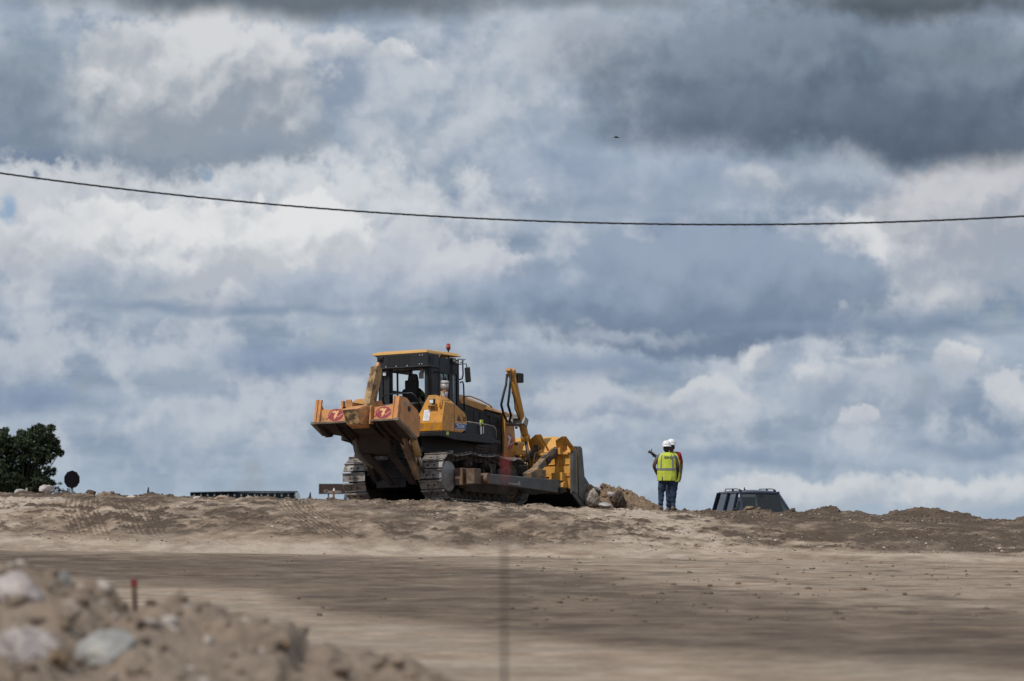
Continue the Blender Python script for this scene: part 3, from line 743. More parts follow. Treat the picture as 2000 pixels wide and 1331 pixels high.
for x in (-.36, -.08, .22, .55, .62): MB().cyl((x, -1.702, 3.175 if x < .5 else 3.2), (x, -1.71, 3.175 if x < .5 else 3.2), .011, n=8).build('bolt', M_white, ac)
for x in (.55, .62): MB().cyl((x, -1.682, 3.41), (x, -1.69, 3.41), .010, n=8).build('bolt', M_white, ac)
m = MB(); m.b2((-.57, -1.72, 3.33), (-.44, -1.685, 3.42)); m.cyl((-.50, -1.74, 3.375), (-.50, -1.70, 3.375), .035); m.build('camera_pod', M_rub, ac, bevel=.008)
m = MB(); m.b2((-.50, YR-.06, 2.98), (-.42, YR-.02, 3.07)); m.build('reversing_lamp', M_white, cab, bevel=.008)
# bits round the rear window: mirror and lamp inside the right corner
m = MB(); m.box((.42, -1.35, 3.07), (.10, .05, .10)); m.box((.40, -1.36, 2.96), (.13, .02, .15)); m.build('inner_mirror', M_grey, cab, bevel=.015)
m = MB(); m.tube([(XR+.02, -.25, 3.28), (XR+.16, -.2, 3.29), (XR+.22, -.16, 3.29), (XR+.23, -.16, 3.2)], .012)
MB().tube([(XR-.05, -.1, 3.42), (XR+.08, .06, 3.42), (XR-.0, -.06, 3.33)], .012).build('roof_bracket', M_rub, cab)
mi = m.build('mirror_arm', M_rub, cab)
m = MB(); m.box((XR+.25, -.15, 3.03), (.15, .05, .36), Matrix.Rotation(rad(-4), 3, 'Y')); mr = m.build('mirror', M_rub, cab, bevel=.03)
m = MB(); m.tube([(.60, -.42, 3.40), (.60, -.42, 3.62)], .018); m.cyl((.60, -.42, 3.50), (.60, -.42, 3.53), .035); m.b2((.56, -.5, 3.3), (.74, -.3, 3.42)); m.cyl((.6, -.42, 3.62), (.6, -.42, 3.65), .045)
bc = m.build('beacon', M_rub, cab)
m = MB(); m.cyl((.6, -.42, 3.65), (.6, -.42, 3.74), .052, .05, n=18); m.cyl((.6, -.42, 3.74), (.6, -.42, 3.775), .05, .025, n=18); m.build('beacon_lens', M_red, bc)
m = MB()
for x in (.69, .66): 
    for y, z in ((-.42, 3.36), (-.30, 3.33)): m.cyl((x, y, z), (x+.10, y, z-.01), .035, n=10)
m.build('cab_lamp', M_grey, cab)
# seat and rear guard rail
m = MB(); m.hull([(-.18, -1.12, 2.3), (.12, -1.12, 2.3), (-.18, -1.0, 2.3), (.12, -1.0, 2.3), (-.14, -1.22, 2.88), (.20, -1.22, 2.88), (-.14, -1.12, 2.88), (.20, -1.12, 2.88)])
m.b2((-.2, -1.1, 2.05), (.34, -.6, 2.25)); m.hull([(-.06, -1.24, 2.86), (.22, -1.24, 2.86), (-.06, -1.15, 2.86), (.22, -1.15, 2.86), (-.03, -1.24, 3.02), (.19, -1.24, 3.02), (-.03, -1.17, 3.02), (.19, -1.17, 3.02)])
m.b2((-.02, -1.0, 1.66), (.16, -.7, 2.05)); m.build('seat', M_rub, cab, bevel=.03)
m = MB(); m.tube([(-.42, -1.62, 2.2), (-.42, -1.78, 2.45), (-.34, -1.80, 2.52), (.40, -1.80, 2.52), (.48, -1.78, 2.45), (.52, -1.62, 2.2)], .017); m.build('rear_rail', M_frame, cab)
m = MB(); m.b2((-.5, -1.9, 2.0), (.5, -1.56, 2.28)); m.tube([(-.1, -1.9, 2.1), (0, -2.0, 2.3), (.2, -1.9, 2.35), (.4, -1.85, 2.2)], .02); m.build('rear_console', M_frame, cab, bevel=.02)
# air pre-cleaner standing beside the cab door
ax = Vector((.12, -.10, .95)).normalized(); c0 = Vector((.93, -1.22, 2.36))
m = MB(); m.cyl(c0, c0+ax*.22, .07, .09, n=16); pc = m.build('air_inlet_pipe', mat('pale_plastic', (.40, .39, .43), .6, var=.25), DZ)
m = MB(); m.cyl(c0+ax*.22, c0+ax*.40, .095, .10, n=24); m.cyl(c0+ax*.40, c0+ax*.43, .105, .105, n=24); m.build('air_precleaner', M_grey, pc)
m = MB(); m.cyl(c0+ax*.431, c0+ax*.46, .100, .085, n=24); m.build('lid', mat('lid_grey', (.42, .42, .43), .5), pc)

# engine bay, hood, radiator guard
m = MB(); m.prism([(-.12, 1.15), (-.12, 2.42), (2.25, 2.20), (2.25, .95), (1.6, .95)], 0, -.585, .585)
ep = m.build('engine_side', M_black, DZ, bevel=.02)
m = MB()
for s in (1, -1):
    a = s*.588; b = s*.60
    for y0, y1, z0, z1 in ((.18, .66, 1.52, 2.26), (1.22, 1.50, 1.25, 2.10), (1.62, 1.92, 1.22, 2.02)):
        lo, hi = sorted((a, b)); MB().b2((lo, y0, z0), (hi, y1, z1)).build('door_panel', M_rub, ep, bevel=.01)
m = MB()
for y in (.06, .80, 1.10, 1.56, 1.98): MB().b2((.586, y, 1.2), (.600, y+.03, 2.33-.09*y)).build('door_frame', M_frame, ep, bevel=.004)
for k in range(5): m.b2((.586, .9, 1.12+k*.07), (.602, 1.9, 1.15+k*.07))
m.build('louvre', M_frame, ep, bevel=.004)
text_mesh('hood_lettering', 'DRESSTA', .13, mat('dark_lettering', (.045, .047, .055), .5), ep, MXat(1.62, 2.20, rad(-5), x=.603), squeeze=1.0, bold=.002)
m = MB()
m.hull([(-.60, -.12, 2.40), (.60, -.12, 2.40), (-.44, -.12, 2.63), (.44, -.12, 2.63), (-.60, 1.30, 2.33), (.60, 1.30, 2.33), (-.45, 1.35, 2.46), (.45, 1.35, 2.46), (-.44, .45, 2.62), (.44, .45, 2.62), (-.60, 2.26, 2.26), (.60, 2.26, 2.26), (-.50, 2.30, 2.33), (.50, 2.30, 2.33)])
for s in (1, -1):
    lo, hi = sorted((s*.585, s*.607)); m.prism([(-.12, 2.44), (.15, 2.44), (.15, 2.40), (1.22, 2.27), (1.40, 2.37), (1.40, 2.42), (.2, 2.52)], 0, lo, hi)
hd = m.build('hood', M_hood, DZ, bevel=.012)
m = MB(); m.tube([(.56, .42, 2.57), (.60, .6, 2.585), (.60, 1.1, 2.52), (.60, 1.55, 2.43), (.57, 1.72, 2.39), (.50, 1.75, 2.40)], .016); m.build('hood_rail', M_hood, hd)
m = MB(); m.prism([(2.20, .75), (2.20, 2.28), (2.32, 2.32), (2.72, 2.20), (2.86, 1.2), (2.86, .75)], 0, -.62, .62)
m.prism([(2.12, .8), (2.22, 2.24), (2.34, 2.24), (2.30, .8)], 0, .62, .66); m.b2((-.55, 2.5, 2.1), (.62, 2.72, 2.3))
rg = m.build('radiator_guard', M_hood, DZ, bevel=.015)
for z in (1.95, 1.55, 1.25): MB().cyl((.64, 2.76, z), (.67, 2.80, z), .03, n=10).build('bolt', M_rub, rg)
def emblem(parent, M, r, ell=1.0, bolt=M_cream, star=True):
    """round film emblem with a lightning stroke, drawn in its own XY plane and placed by M"""
    def place(pts, z0, z1, mt, nm, par):
        b = MB(); b.prism([(p[0]*r*ell, p[1]*r) for p in pts], 2, z0, z1); b.bm.transform(M); return b.build(nm, mt, par)
    e = place([(cos(2*pi*k/40), sin(2*pi*k/40)) for k in range(40)], .001, .004, M_maroon, 'emblem', parent)
    place([(-.42, .55), (-.05, .80), (-.12, .62), (.02, .70), (-.02, .55), (.42, .72), (.12, -.15), (.30, -.08), (-.20, -.82), (-.12, -.30), (-.28, -.38), (-.02, .34), (-.22, .22), (-.16, .42), (-.42, .28)][::1], .0045, .007, bolt, 'emblem_bolt', e)
    place([(.28, -.38), (1.02, .30), (1.06, .24), (.32, -.46)], .0045, .007, bolt, 'emblem_stroke', e)
    place([(-1.25, -.62), (-.85, -.30), (-.80, -.42), (-1.20, -.72)], .001, .004, M_maroon, 'emblem_tail', e)
    if star: place([(.88, .28), (1.28, .52), (1.30, .42), (.92, .14)], .001, .004, M_maroon, 'emblem_tail', e)
    for k in range(5):
        a = rad(118+k*14); place([(cos(a)*.86, sin(a)*.86), (cos(a)*.74, sin(a)*.74), (cos(a+.10)*.74, sin(a+.10)*.74), (cos(a+.10)*.86, sin(a+.10)*.86)], .0045, .006, bolt, 'emblem_letter', e)
    return e
emblem(rg, MXat(2.46, 1.60, rad(-18), x=.622), .20, 1.0, M_white, False)

# lift cylinders on both sides of the radiator guard
for s in (1, -1):
    top = Vector((s*1.05, 1.84, 3.25)); bot = Vector((s*1.05, 2.53, 1.63)); rod = Vector((s*1.05, 2.76, .86)); d = (bot-top).normalized()
    m = MB(); m.cyl(top, bot, .092, .092, n=20); m.cyl(bot-d*.10, bot+d*.02, .115, n=20); m.cyl(top-d*.03, top+d*.12, .11, n=20)
    m.box(top+d*.02+Vector((-.0, -.10, .02)), (.13, .16, .07), Matrix.Rotation(rad(-20), 3, 'X'))
    lc = m.build('lift_cylinder', M_hood, DZ, bevel=.008)
    m = MB(); m.cyl(bot, rod, .04, n=14); m.cyl(rod-Vector((.08, 0, 0)), rod+Vector((.08, 0, 0)), .075, n=14); m.build('rod', M_chrome, lc)
    tp = top+(bot-top)*.74
    m = MB(); m.cyl(tp-Vector((s*.45, 0, -.02)), tp+Vector((s*.02, 0, 0)), .11, n=16); m.box(tp, (.24, .20, .20), Matrix.Rotation(rad(-22), 3, 'X')); m.cyl(tp+Vector((0, .1, 0)), tp+Vector((s*.0, .20, 0)), .07)
    m.box(tp+Vector((s*.02, .12, -.35)), (.05, .1, .05)); m.box(tp+Vector((-s*.1, -.1, .12)), (.2, .22, .12)); m.build('trunnion', M_grey, lc, bevel=.015)
    m = MB()
    for k, off in enumerate((-.05, .06)):
        m.tube([top+Vector((off, -.12, -.08)), top+Vector((off, -.18, -.35)), (s*1.03+off, 1.58+.08*k, 2.70), (s*1.0+off, 1.50+.14*k, 2.42), (s*.95+off, 1.72+.16*k, 2.18), (s*.72, 2.2+.1*k, 2.06)], .030, n=8)
    m.build('hose', M_rub, lc)
    m = MB(); m.tube([top+Vector((0, .02, -.5)), (s*1.05, 1.98, 2.6), (s*1.05, 2.0, 2.35), tp+Vector((0, -.12, .05)), bot+Vector((0, -.12, .4)), bot+Vector((0, -.13, .05))], .014, n=8); m.build('pipe', M_frame, lc)
    m = MB(); hc = top+Vector((s*.03, .22, -.16)); m.b2(hc-Vector((.09, .12, .11)), hc+Vector((.12, .14, .12))); m.bar(top+Vector((0, .05, -.14)), hc, .04, .04)
    hl = m.build('headlamp', M_rub, lc, bevel=.02)

# push arms, tilt braces
for s in (1, -1):
    X0, X1 = sorted((s*1.60, s*1.90))
    m = MB(); m.prism([(-.75, .62), (2.86, .62), (2.86, .30), (.6, .36), (-.75, .38)], 0, X0, X1)
    m.b2((X0+.04, -.98, .40), (X1-.04, -.72, .60)); ry = 0 if s > 0 else .75
    pa = m.build('push_arm', M_arm, DZ, bevel=.02)
    m = MB(); m.b2((s*1.42-.1, -1.42+ry, .34), (s*1.42+.1, -.98+ry, .74)); m.b2((X0+.02, -1.42+ry, .36), (X1-.06, -1.10+ry, .72)); m.cyl((s*1.3, -.90+ry, .5), (s*1.94, -.90+ry, .5), .13, n=20)
    m.build('trunnion_mount', mat('rusty_mount', (.13, .075, .045), .7, var=.4, dirt=(.2, .17, .14), dirt_amt=.5), pa, bevel=.015)
    m = MB(); m.b2((X1-.28, -.25, .62), (X1-.24, -.05, .86)); m.b2((X1-.26, .35, .62), (X1-.22, .5, .80)); m.tube([(X1-.2, -.45, .86), (X1-.2, -.15, .86)], .012); m.prism([(-.05, .62), (.4, .62), (.38, .78), (-.05, .76)], 0, X1-.2, X1-.17)
    m.build('bracket', M_under, pa)
    m = MB(); m.box((s*1.905, .35, .42), (.03, .55, .05)); m.box((s*1.905, .62, .44), (.03, .08, .10)); m.build('wear_pad', M_grey, pa, bevel=.01)
    m = MB(); m.bar((s*1.75, 1.30, .66), (s*1.75, 1.72, .80), .22, .16); m.prism([(1.45, .62), (1.7, .84), (2.1, .84), (2.1, .62)], 0, s*1.75-.09, s*1.75+.09); m.bar((s*1.75, 1.62, .76), (s*1.75, 2.35, 1.18), .17, .17)
    tb = m.build('tilt_brace', M_hood if s < 0 else mat('brace_paint', (.30, .19, .085), .55, var=.3, dirt=(.09, .085, .08), dirt_amt=.65, dirt_scale=4), DZ, bevel=.015)
    m = MB(); m.cyl((s*1.75, 2.2, 1.07), (s*1.75, 2.78, 1.34), .105, n=18); m.cyl((s*1.75, 2.12, 1.03), (s*1.75, 2.3, 1.11), .125, n=18); m.tube([(s*1.84, 2.0, 1.13), (s*1.86, 2.4, 1.32), (s*1.84, 2.7, 1.40)], .016)
    m.build('tilt_cylinder', M_mudsteel, tb)

# blade: curved mouldboard, back structure, cutting edge, end plates
def sect(x, zt, dy=0):
    return [(x, y+dy, min(z, zt)) for y, z in ((3.50, .04), (3.30, .38), (3.20, .75), (3.22, 1.15), (3.36, 1.55), (3.42, 1.73), (3.36, 1.73), (3.10, 1.58), (2.88, 1.26), (2.86, .80), (2.92, .36), (3.38, .05))]
m = MB(); m.rings([sect(-2.08, 1.40), sect(-1.42, 1.73), sect(1.42, 1.73), sect(2.08, 1.40)], smooth=False)
bl = m.build('blade', M_blade, DZ, bevel=.006)
m = MB()
for z, h in ((1.24, .06), (1.0, .02), (.72, .02)): m.b2((-2.06, 2.80 if h > .05 else 2.84, z), (2.06, 2.90, z+h))
for x in (-1.75, -1.1, 1.1, 1.75): m.prism([(2.62, .30), (2.70, .70), (2.86, 1.24), (2.95, 1.26), (2.95, .30)], 0, x-.03, x+.03)
m.b2((1.62, 2.64, .60), (1.98, 2.9, .80)); m.b2((-1.98, 2.64, .60), (-1.62, 2.9, .80)); m.b2((1.64, 2.66, 1.24), (1.92, 2.90, 1.40)); m.b2((-1.92, 2.66, 1.24), (-1.64, 2.90, 1.40))
m.cyl((1.58, 2.78, .46), (2.0, 2.78, .46), .14, n=18)
m.build('back_rib', M_blade, bl, bevel=.01)
m = MB(); m.prism([(3.34, .16), (3.40, .20), (3.60, -.03), (3.52, -.06)], 0, -2.1, 2.1); m.build('cutting_edge', M_steel, bl)
m = MB(); m.prism([(2.895, .36), (2.865, .42), (3.35, .02), (3.36, .06)], 0, -2.07, 2.07); m.prism([(2.62, .30), (2.60, .44), (2.9, .44), (2.95, .34)], 0, -2.0, 2.0); m.build('lower_back_shade', M_black, bl)  # black strips stand in for the shadow on the lower blade back
for s in (1, -1):
    m = MB(); lo, hi = sorted((s*2.085, s*2.13))
    m.prism([(2.88, 1.36), (3.0, 1.45), (3.36, 1.46), (3.40, 1.40), (3.62, .0), (3.38, -.02), (2.84, .30)], 0, lo, hi)
    lo, hi = sorted((s*2.13, s*2.16)); m.prism([(2.88, 1.34), (3.04, 1.36), (3.06, .30), (2.86, .34)], 0, lo, hi); m.prism([(3.14, 1.42), (3.36, 1.42), (3.58, .04), (3.18, .24)], 0, lo, hi)
    ep_ = m.build('end_plate', M_steel, bl, bevel=.008)
    m = MB(); m.b2((s*2.131-.002, 3.05, .32), (s*2.131+.003, 3.14, 1.38)); m.build('paint_strip', mat('worn_yellow', (.35, .21, .06), .6, var=.3, dirt=(.08, .07, .06), dirt_amt=.5), ep_)
for sx, ox in ((1, 0), (1, .70), (-1, .70)):
    m = MB(); t = .016
    def plate(*pts):
        pts = [Vector((sx*(p[0]+ox), p[1], p[2])) for p in pts]; n = (pts[1]-pts[0]).cross(pts[-1]-pts[0]).normalized()*t
        m.hull(pts+[p+n for p in pts])
    if ox == 0:
        plate((.99, 2.84, 1.47), (1.02, 2.70, 1.60), (1.30, 2.56, 1.74), (1.40, 2.60, 1.74), (1.42, 2.80, 1.42), (1.02, 2.87, 1.30))
        plate((1.40, 2.57, 1.745), (1.44, 2.60, 1.74), (1.52, 2.88, 1.34), (1.46, 2.88, 1.34))
    else:
        plate((1.03, 2.82, 1.45), (1.10, 2.66, 1.58), (1.32, 2.56, 1.66), (1.37, 2.74, 1.50), (1.30, 2.86, 1.34), (1.12, 2.87, 1.30))
        plate((1.32, 2.555, 1.665), (1.42, 2.60, 1.665), (1.53, 2.89, 1.35), (1.40, 2.88, 1.33))
    m.build('cylinder_guard', M_blade, bl, bevel=.003)
m = MB(); m.cyl((.85, 2.70, 1.02), (1.22, 2.76, 1.42), .05, n=12); m.box((1.24, 2.78, 1.45), (.14, .12, .10)); m.tube([(1.26, 2.76, 1.40), (1.24, 2.70, 1.15), (1.34, 2.72, .92)], .018); m.tube([(1.20, 2.76, 1.40), (1.17, 2.70, 1.1), (1.28, 2.72, .88)], .018)
m.cyl((.60, 2.66, 1.0), (.85, 2.70, 1.02), .07, n=12)
m.build('pitch_hose', M_mudsteel, bl)

# ripper: open box beam, shank pocket, shank, links
RX = 1.13
def side_plate(s):
    m = MB(); lo, hi = sorted((s*(RX-.035), s*RX))
    m.prism([(-3.60, 2.32), (-3.72, 1.78), (-2.92, 1.38), (-2.72, 1.42), (-2.66, 1.85), (-2.80, 2.03), (-3.05, 2.13), (-3.25, 2.27)] if s > 0 else [(-3.60, 2.32), (-3.72, 1.78), (-3.24, 1.53), (-3.08, 1.53), (-2.80, 1.60), (-2.66, 1.85), (-2.75, 1.98), (-3.05, 2.02), (-3.30, 2.12), (-3.48, 2.32)], 0, lo, hi)
    return m
RP = MB()   # beam: rear panel + bottom + front crossbar
RP.hull([(-RX, -3.66, 1.78), (RX, -3.66, 1.78), (-RX, -3.60, 2.08), (RX, -3.60, 2.08), (-RX, -3.60, 1.78), (RX, -3.60, 1.78), (-RX, -3.54, 2.08), (RX, -3.54, 2.08)])
rp = RP.build('ripper', M_org, DZ, bevel=.006)
rp['label'] = 'raised orange ripper beam with two round maroon emblems'
for s in (1, -1):
    sp_ = side_plate(s).build('side_plate', M_org, rp, bevel=.006)
    m = MB(); lo, hi = sorted((s*(RX-.16), s*(RX-.135))); c = [(-3.60, 2.31), (-3.72, 1.77), (-3.66, 1.77), (-3.54, 2.31)]
    m.prism(c, 0, lo, hi); lo, hi = sorted((s*(RX-.06), s*RX)); m.prism([(-3.60, 2.31), (-3.72, 1.77), (-3.70, 1.77), (-3.58, 2.31)], 0, lo, hi)
    lo, hi = sorted((s*(RX-.14), s*(RX-.05))); m.prism([(-3.57, 2.30), (-3.69, 1.77), (-3.67, 1.77), (-3.55, 2.30)], 0, lo, hi)
    m.build('end_channel', M_org, rp, bevel=.004)
m = MB(); m.cyl((RX+.001, -3.18, 2.03), (RX+.006, -3.18, 2.03), .065, n=24); m.build('pin_hole', M_rub, rp)
m = MB(); m.box((RX+.004, -3.33, 2.15), (.006, .12, .09), Matrix.Rotation(rad(20), 3, 'X')); m.build('type_plate', M_grey, rp)
m = MB(); m.prism([(-3.76, 1.74), (-3.74, 1.80), (-2.9, 1.40), (-2.9, 1.32)], 0, RX-.06, RX+.05); m.prism([(-3.76, 1.74), (-3.74, 1.80), (-3.24, 1.56), (-3.24, 1.49)], 0, -RX-.05, -RX+.06)
m.b2((-RX-.04, -3.75, 1.74), (RX+.04, -3.62, 1.785)); m.build('wear_edge', mat('scraped_edge', (.16, .12, .09), .6, var=.4, dirt=(.34, .27, .2), dirt_amt=.4, dirt_scale=9), rp, bevel=.006)
m = MB()   # underside plates and ribs
m.hull([(-RX+.02, -3.68, 1.74), (RX-.02, -3.68, 1.74), (-RX+.02, -3.1, 1.55), (RX-.02, -2.95, 1.36), (-RX+.02, -3.6, 1.78), (RX-.02, -3.6, 1.78), (-RX+.02, -3.0, 1.60), (RX-.02, -2.9, 1.42), (-.4, -2.95, 1.42)])
for x in (-.55, -.3, .38, .55, .75): m.prism([(-3.70, 1.72), (-3.60, 1.60), (-2.8, 1.22), (-2.75, 1.45)], 0, x-.02, x+.02)
m.prism([(-3.62, 1.70), (-3.36, 1.52), (-3.22, 1.46), (-3.10, 1.48), (-3.0, 1.6)], 0, -1.1, -.98)
m.prism([(-3.5, 1.62), (-2.95, 1.34), (-2.6, 1.22), (-2.6, 1.5)], 0, -.55, -.42)
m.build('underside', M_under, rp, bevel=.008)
m = MB()   # inner ribs and crossbars
for x in (-.16, .42):
    m.prism([(-3.60, 2.22), (-3.68, 1.78), (-2.85, 1.45), (-2.75, 1.95), (-3.0, 2.20)] if x < 0 else [(-3.60, 2.1), (-3.68, 1.78), (-2.85, 1.45), (-2.75, 1.9)], 0, x-.02, x+.02)
m.hull([(.40, -3.50, 2.02), (1.1, -3.50, 2.02), (.40, -3.1, 2.06), (1.1, -3.1, 2.14), (.4, -3.5, 2.08), (1.1, -3.5, 2.12), (.4, -3.1, 2.12), (1.1, -3.1, 2.22)])
m.b2((-1.1, -2.95, 1.7), (1.1, -2.85, 1.98)); m.prism([(-3.3, 2.0), (-3.3, 2.22), (-2.7, 2.30), (-2.6, 2.20), (-2.62, 2.05), (-2.85, 1.98)], 0, .04, .10)
m.b2((-.3, -3.62, 2.05), (-.16, -3.58, 2.28)); m.b2((-.3, -3.60, 2.05), (-.27, -3.3, 2.22))
m.cyl((-.72, -3.1, 2.05), (-.66, -3.1, 2.05), .14, n=16); m.b2((-.72, -3.16, 2.0), (-.66, -3.04, 2.3))
m.build('inner_rib', M_org, rp, bevel=.008)
m = MB(); m.hull([(-.13, -4.06, 2.02), (.30, -4.06, 2.03), (-.05, -4.00, 1.67), (.34, -4.00, 1.68), (-.18, -3.62, 2.12), (.30, -3.62, 2.14), (-.12, -3.62, 1.60), (.34, -3.62, 1.60)])
pk = m.build('shank_pocket', M_org, rp, bevel=.01)
m = MB(); m.hull([(-.12, -4.066, 2.005), (.295, -4.066, 2.015), (-.045, -4.012, 1.675), (.335, -4.012, 1.685), (-.12, -4.05, 2.0), (.29, -4.05, 2.0), (-.05, -4.0, 1.68), (.33, -4.0, 1.68)]); m.build('worn_face', M_oilmud, pk)
m = MB(); m.hull([(.30, -4.02, 2.02), (.42, -3.68, 2.12), (.36, -3.68, 1.66), (.33, -3.96, 1.70), (.32, -4.02, 2.02), (.44, -3.68, 2.12)]); m.prism([(-3.74, 2.12), (-3.80, 1.68), (-3.64, 1.68), (-3.6, 2.12)], 0, .42, .455)
m.build('gusset', M_org, rp, bevel=.005)
# shank standing up through the pocket, leaning forward
m = MB(); a, b = Vector((.10, -3.30, 2.0)), Vector((.10, -2.90, 3.02)); d = (b-a).normalized(); x_ = Vector((1, 0, 0)); n_ = x_.cross(d)
R = Matrix((x_, d, n_)).transposed(); m.box((a+b)/2+d*-.05, (.17, (b-a).length+.1, .27), R)
m.hull([b+n_*.135+x_*.08, b-n_*.135+x_*.08, b+n_*.135-x_*.08, b-n_*.135-x_*.08, b+d*.05+n_*.08+x_*.08, b+d*.05+n_*.08-x_*.08, b+d*.05-n_*.1+x_*.08, b+d*.05-n_*.1-x_*.08])
sh = m.build('shank', mat('shank_paint', (.40, .25, .11), .6, var=.2, dirt=(.05, .035, .025), dirt_amt=.6, dirt_scale=3.5), rp, bevel=.008)
m = MB()
for k in (.30, .62):
    m.box(a+d*(b-a).length*k+x_*.0795+n_*.02, (.006, .18, .15), R); m.box(a+d*(b-a).length*k-n_*.138, (.10, .16, .006), R)
m.build('pin_hole', M_rub, sh)
m = MB(); m.bar(b-d*.02+n_*-.02, b+d*.17+n_*-.04, .07, .09); m.build('shank_lug', M_org, sh, bevel=.006)
# carrier and lower links
m = MB(); m.hull([(-.38, -3.2, 1.62), (.52, -3.2, 1.62), (-.38, -2.75, 1.60), (.52, -2.75, 1.55), (-.33, -2.95, 1.08), (.50, -2.95, 1.05), (-.33, -2.70, 1.0), (.50, -2.70, 1.0)]); m.hull([(-.33, -2.93, 1.06), (-.08, -2.93, 1.05), (-.32, -2.66, .96), (-.08, -2.66, .96), (.10, -2.35, .34), (.20, -2.35, .36), (.10, -2.2, .34), (.20, -2.2, .34)])
m.hull([(.36, -2.93, 1.06), (.52, -2.93, 1.05), (.36, -2.68, .98), (.52, -2.68, .98), (.62, -2.3, .34), (.72, -2.3, .36), (.62, -2.1, .34), (.72, -2.1, .34)])
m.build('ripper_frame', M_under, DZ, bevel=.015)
m = MB(); m.hull([(-.52, -3.1, 1.58), (-.40, -3.1, 1.58), (-.52, -2.8, 1.5), (-.40, -2.8, 1.5), (-.50, -2.9, 1.0), (-.40, -2.9, 1.0), (-.46, -2.7, .98), (-.36, -2.7, .98), (-.30, -2.5, .74), (-.2, -2.5, .74)])
m.build('frame_plate', mat('bare_plate', (.14, .135, .13), .6, var=.3, dirt=(.07, .06, .05), dirt_amt=.5), DZ, bevel=.01)
for s, xo in ((1, .74), (-1, .40)):
    m = MB(); m.bar((s*xo, -2.88, 1.46), (s*xo, -2.10, .50), .13, .17); m.cyl((s*(xo-.08), -2.86, 1.45), (s*(xo+.08), -2.86, 1.45), .10, n=16)
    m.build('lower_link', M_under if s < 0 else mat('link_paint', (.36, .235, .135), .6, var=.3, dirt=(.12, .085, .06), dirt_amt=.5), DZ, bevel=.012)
    m = MB(); m.cyl((s*(xo+.2), -2.76, 1.50), (s*(xo+.18), -2.42, 1.0), .085, n=18); rc = m.build('ripper_cylinder', M_under if s < 0 else mat('cylinder_paint', (.42, .27, .12), .5, var=.25, dirt=(.12, .085, .06), dirt_amt=.45), DZ)
    m = MB(); m.cyl((s*(xo+.18), -2.42, 1.0), (s*(xo+.16), -2.1, .62), .045, n=12); m.build('rod', M_chrome, rc)
m = MB()
for k in range(4): m.tube([(-.1+.03*k, -2.2, 1.12-.09*k), (.1, -2.42, 1.12-.09*k), (.35, -2.4, 1.10-.08*k), (.5, -2.2, 1.0-.07*k)], .013, n=8)
m.tube([(.42+.17*cos(a), -2.55, .88+.17*sin(a)) for a in np.linspace(.6, 5.4, 18)], .011, n=8)
m.build('hose', M_rub, DZ)
# emblems on the beam's rear panel (they face backwards)
pn = Vector((0, -.98, .196)).normalized(); ux = Vector((1, 0, 0)); uy = pn.cross(ux).normalized()
def rear_M(x, z):
    y = -3.66+(z-1.78)*.2
    Mx = Matrix((ux, uy, pn)).transposed().to_4x4(); Mx.translation = Vector((x, y, z))+pn*.001; return Mx
emblem(rp, rear_M(.71, 1.94), .145, 1.42); emblem(rp, rear_M(-.57, 1.94), .145, 1.42)

# driver in the cab: dark clothes, hi-vis vest, seen from behind
def skin_mesh(verts, edges, radii, sub=2):
    """a continuous tapering body grown round a skeleton with the Skin modifier"""
    me = bpy.data.meshes.new('skin'); me.from_pydata(verts, edges, []); o = bpy.data.objects.new('skin', me); COL.objects.link(o)
    o.modifiers.new('skin', 'SKIN'); su = o.modifiers.new('sub', 'SUBSURF'); su.levels = sub; su.render_levels = sub
    for i, v in enumerate(me.skin_vertices[0].data):
        r = radii[i]; v.radius = r if isinstance(r, tuple) else (r, r); v.use_root = (i == 0); v.use_loose = False
    dg = bpy.context.evaluated_depsgraph_get(); out = bpy.data.meshes.new_from_object(o.evaluated_get(dg)); bpy.data.objects.remove(o)
    return out
def ellipsoid(m, c, r, n=16, k=10, rot=None):
    c = Vector(c); R = []
    for j in range(1, k):
        a = pi*j/k-pi/2
        R.append([c+(rot @ Vector((r[0]*cos(a)*cos(2*pi*i/n), r[1]*cos(a)*sin(2*pi*i/n), r[2]*sin(a))) if rot else Vector((r[0]*cos(a)*cos(2*pi*i/n), r[1]*cos(a)*sin(2*pi*i/n), r[2]*sin(a)))) for i in range(n)])
    m.rings(R)
def cloth(name, col, rough=.85, var=.15, scale=9, bump=.004):
    return mat(name, col, rough, var=var, scale=scale, bump=bump, bscale=14, spec=.2)
M_skin = mat('dark_skin', (.085, .042, .028), .55, var=.12, scale=12); M_hiv = cloth('hi_vis_cloth', (.54, .62, .075), .75, .16)
M_jean = cloth('denim', (.030, .046, .082), .85, .6, 5); M_greyt = cloth('grey_cotton', (.13, .14, .17)); M_redt = cloth('red_cotton', (.23, .018, .03))
M_band = mat('reflective_band', (.20, .20, .22), .4, var=.1); M_helm = mat('helmet_shell', (.80, .80, .81), .3, var=.03, coat=.3)
M_boot = mat('boot_leather', (.10, .085, .07), .7, var=.3); M_hair = mat('black_hair', (.012, .011, .011), .6, var=.3)
M_dcloth = cloth('dark_cloth', (.018, .018, .022)); M_hivd = cloth('hi_vis_green', (.16, .30, .05), .8, .1)

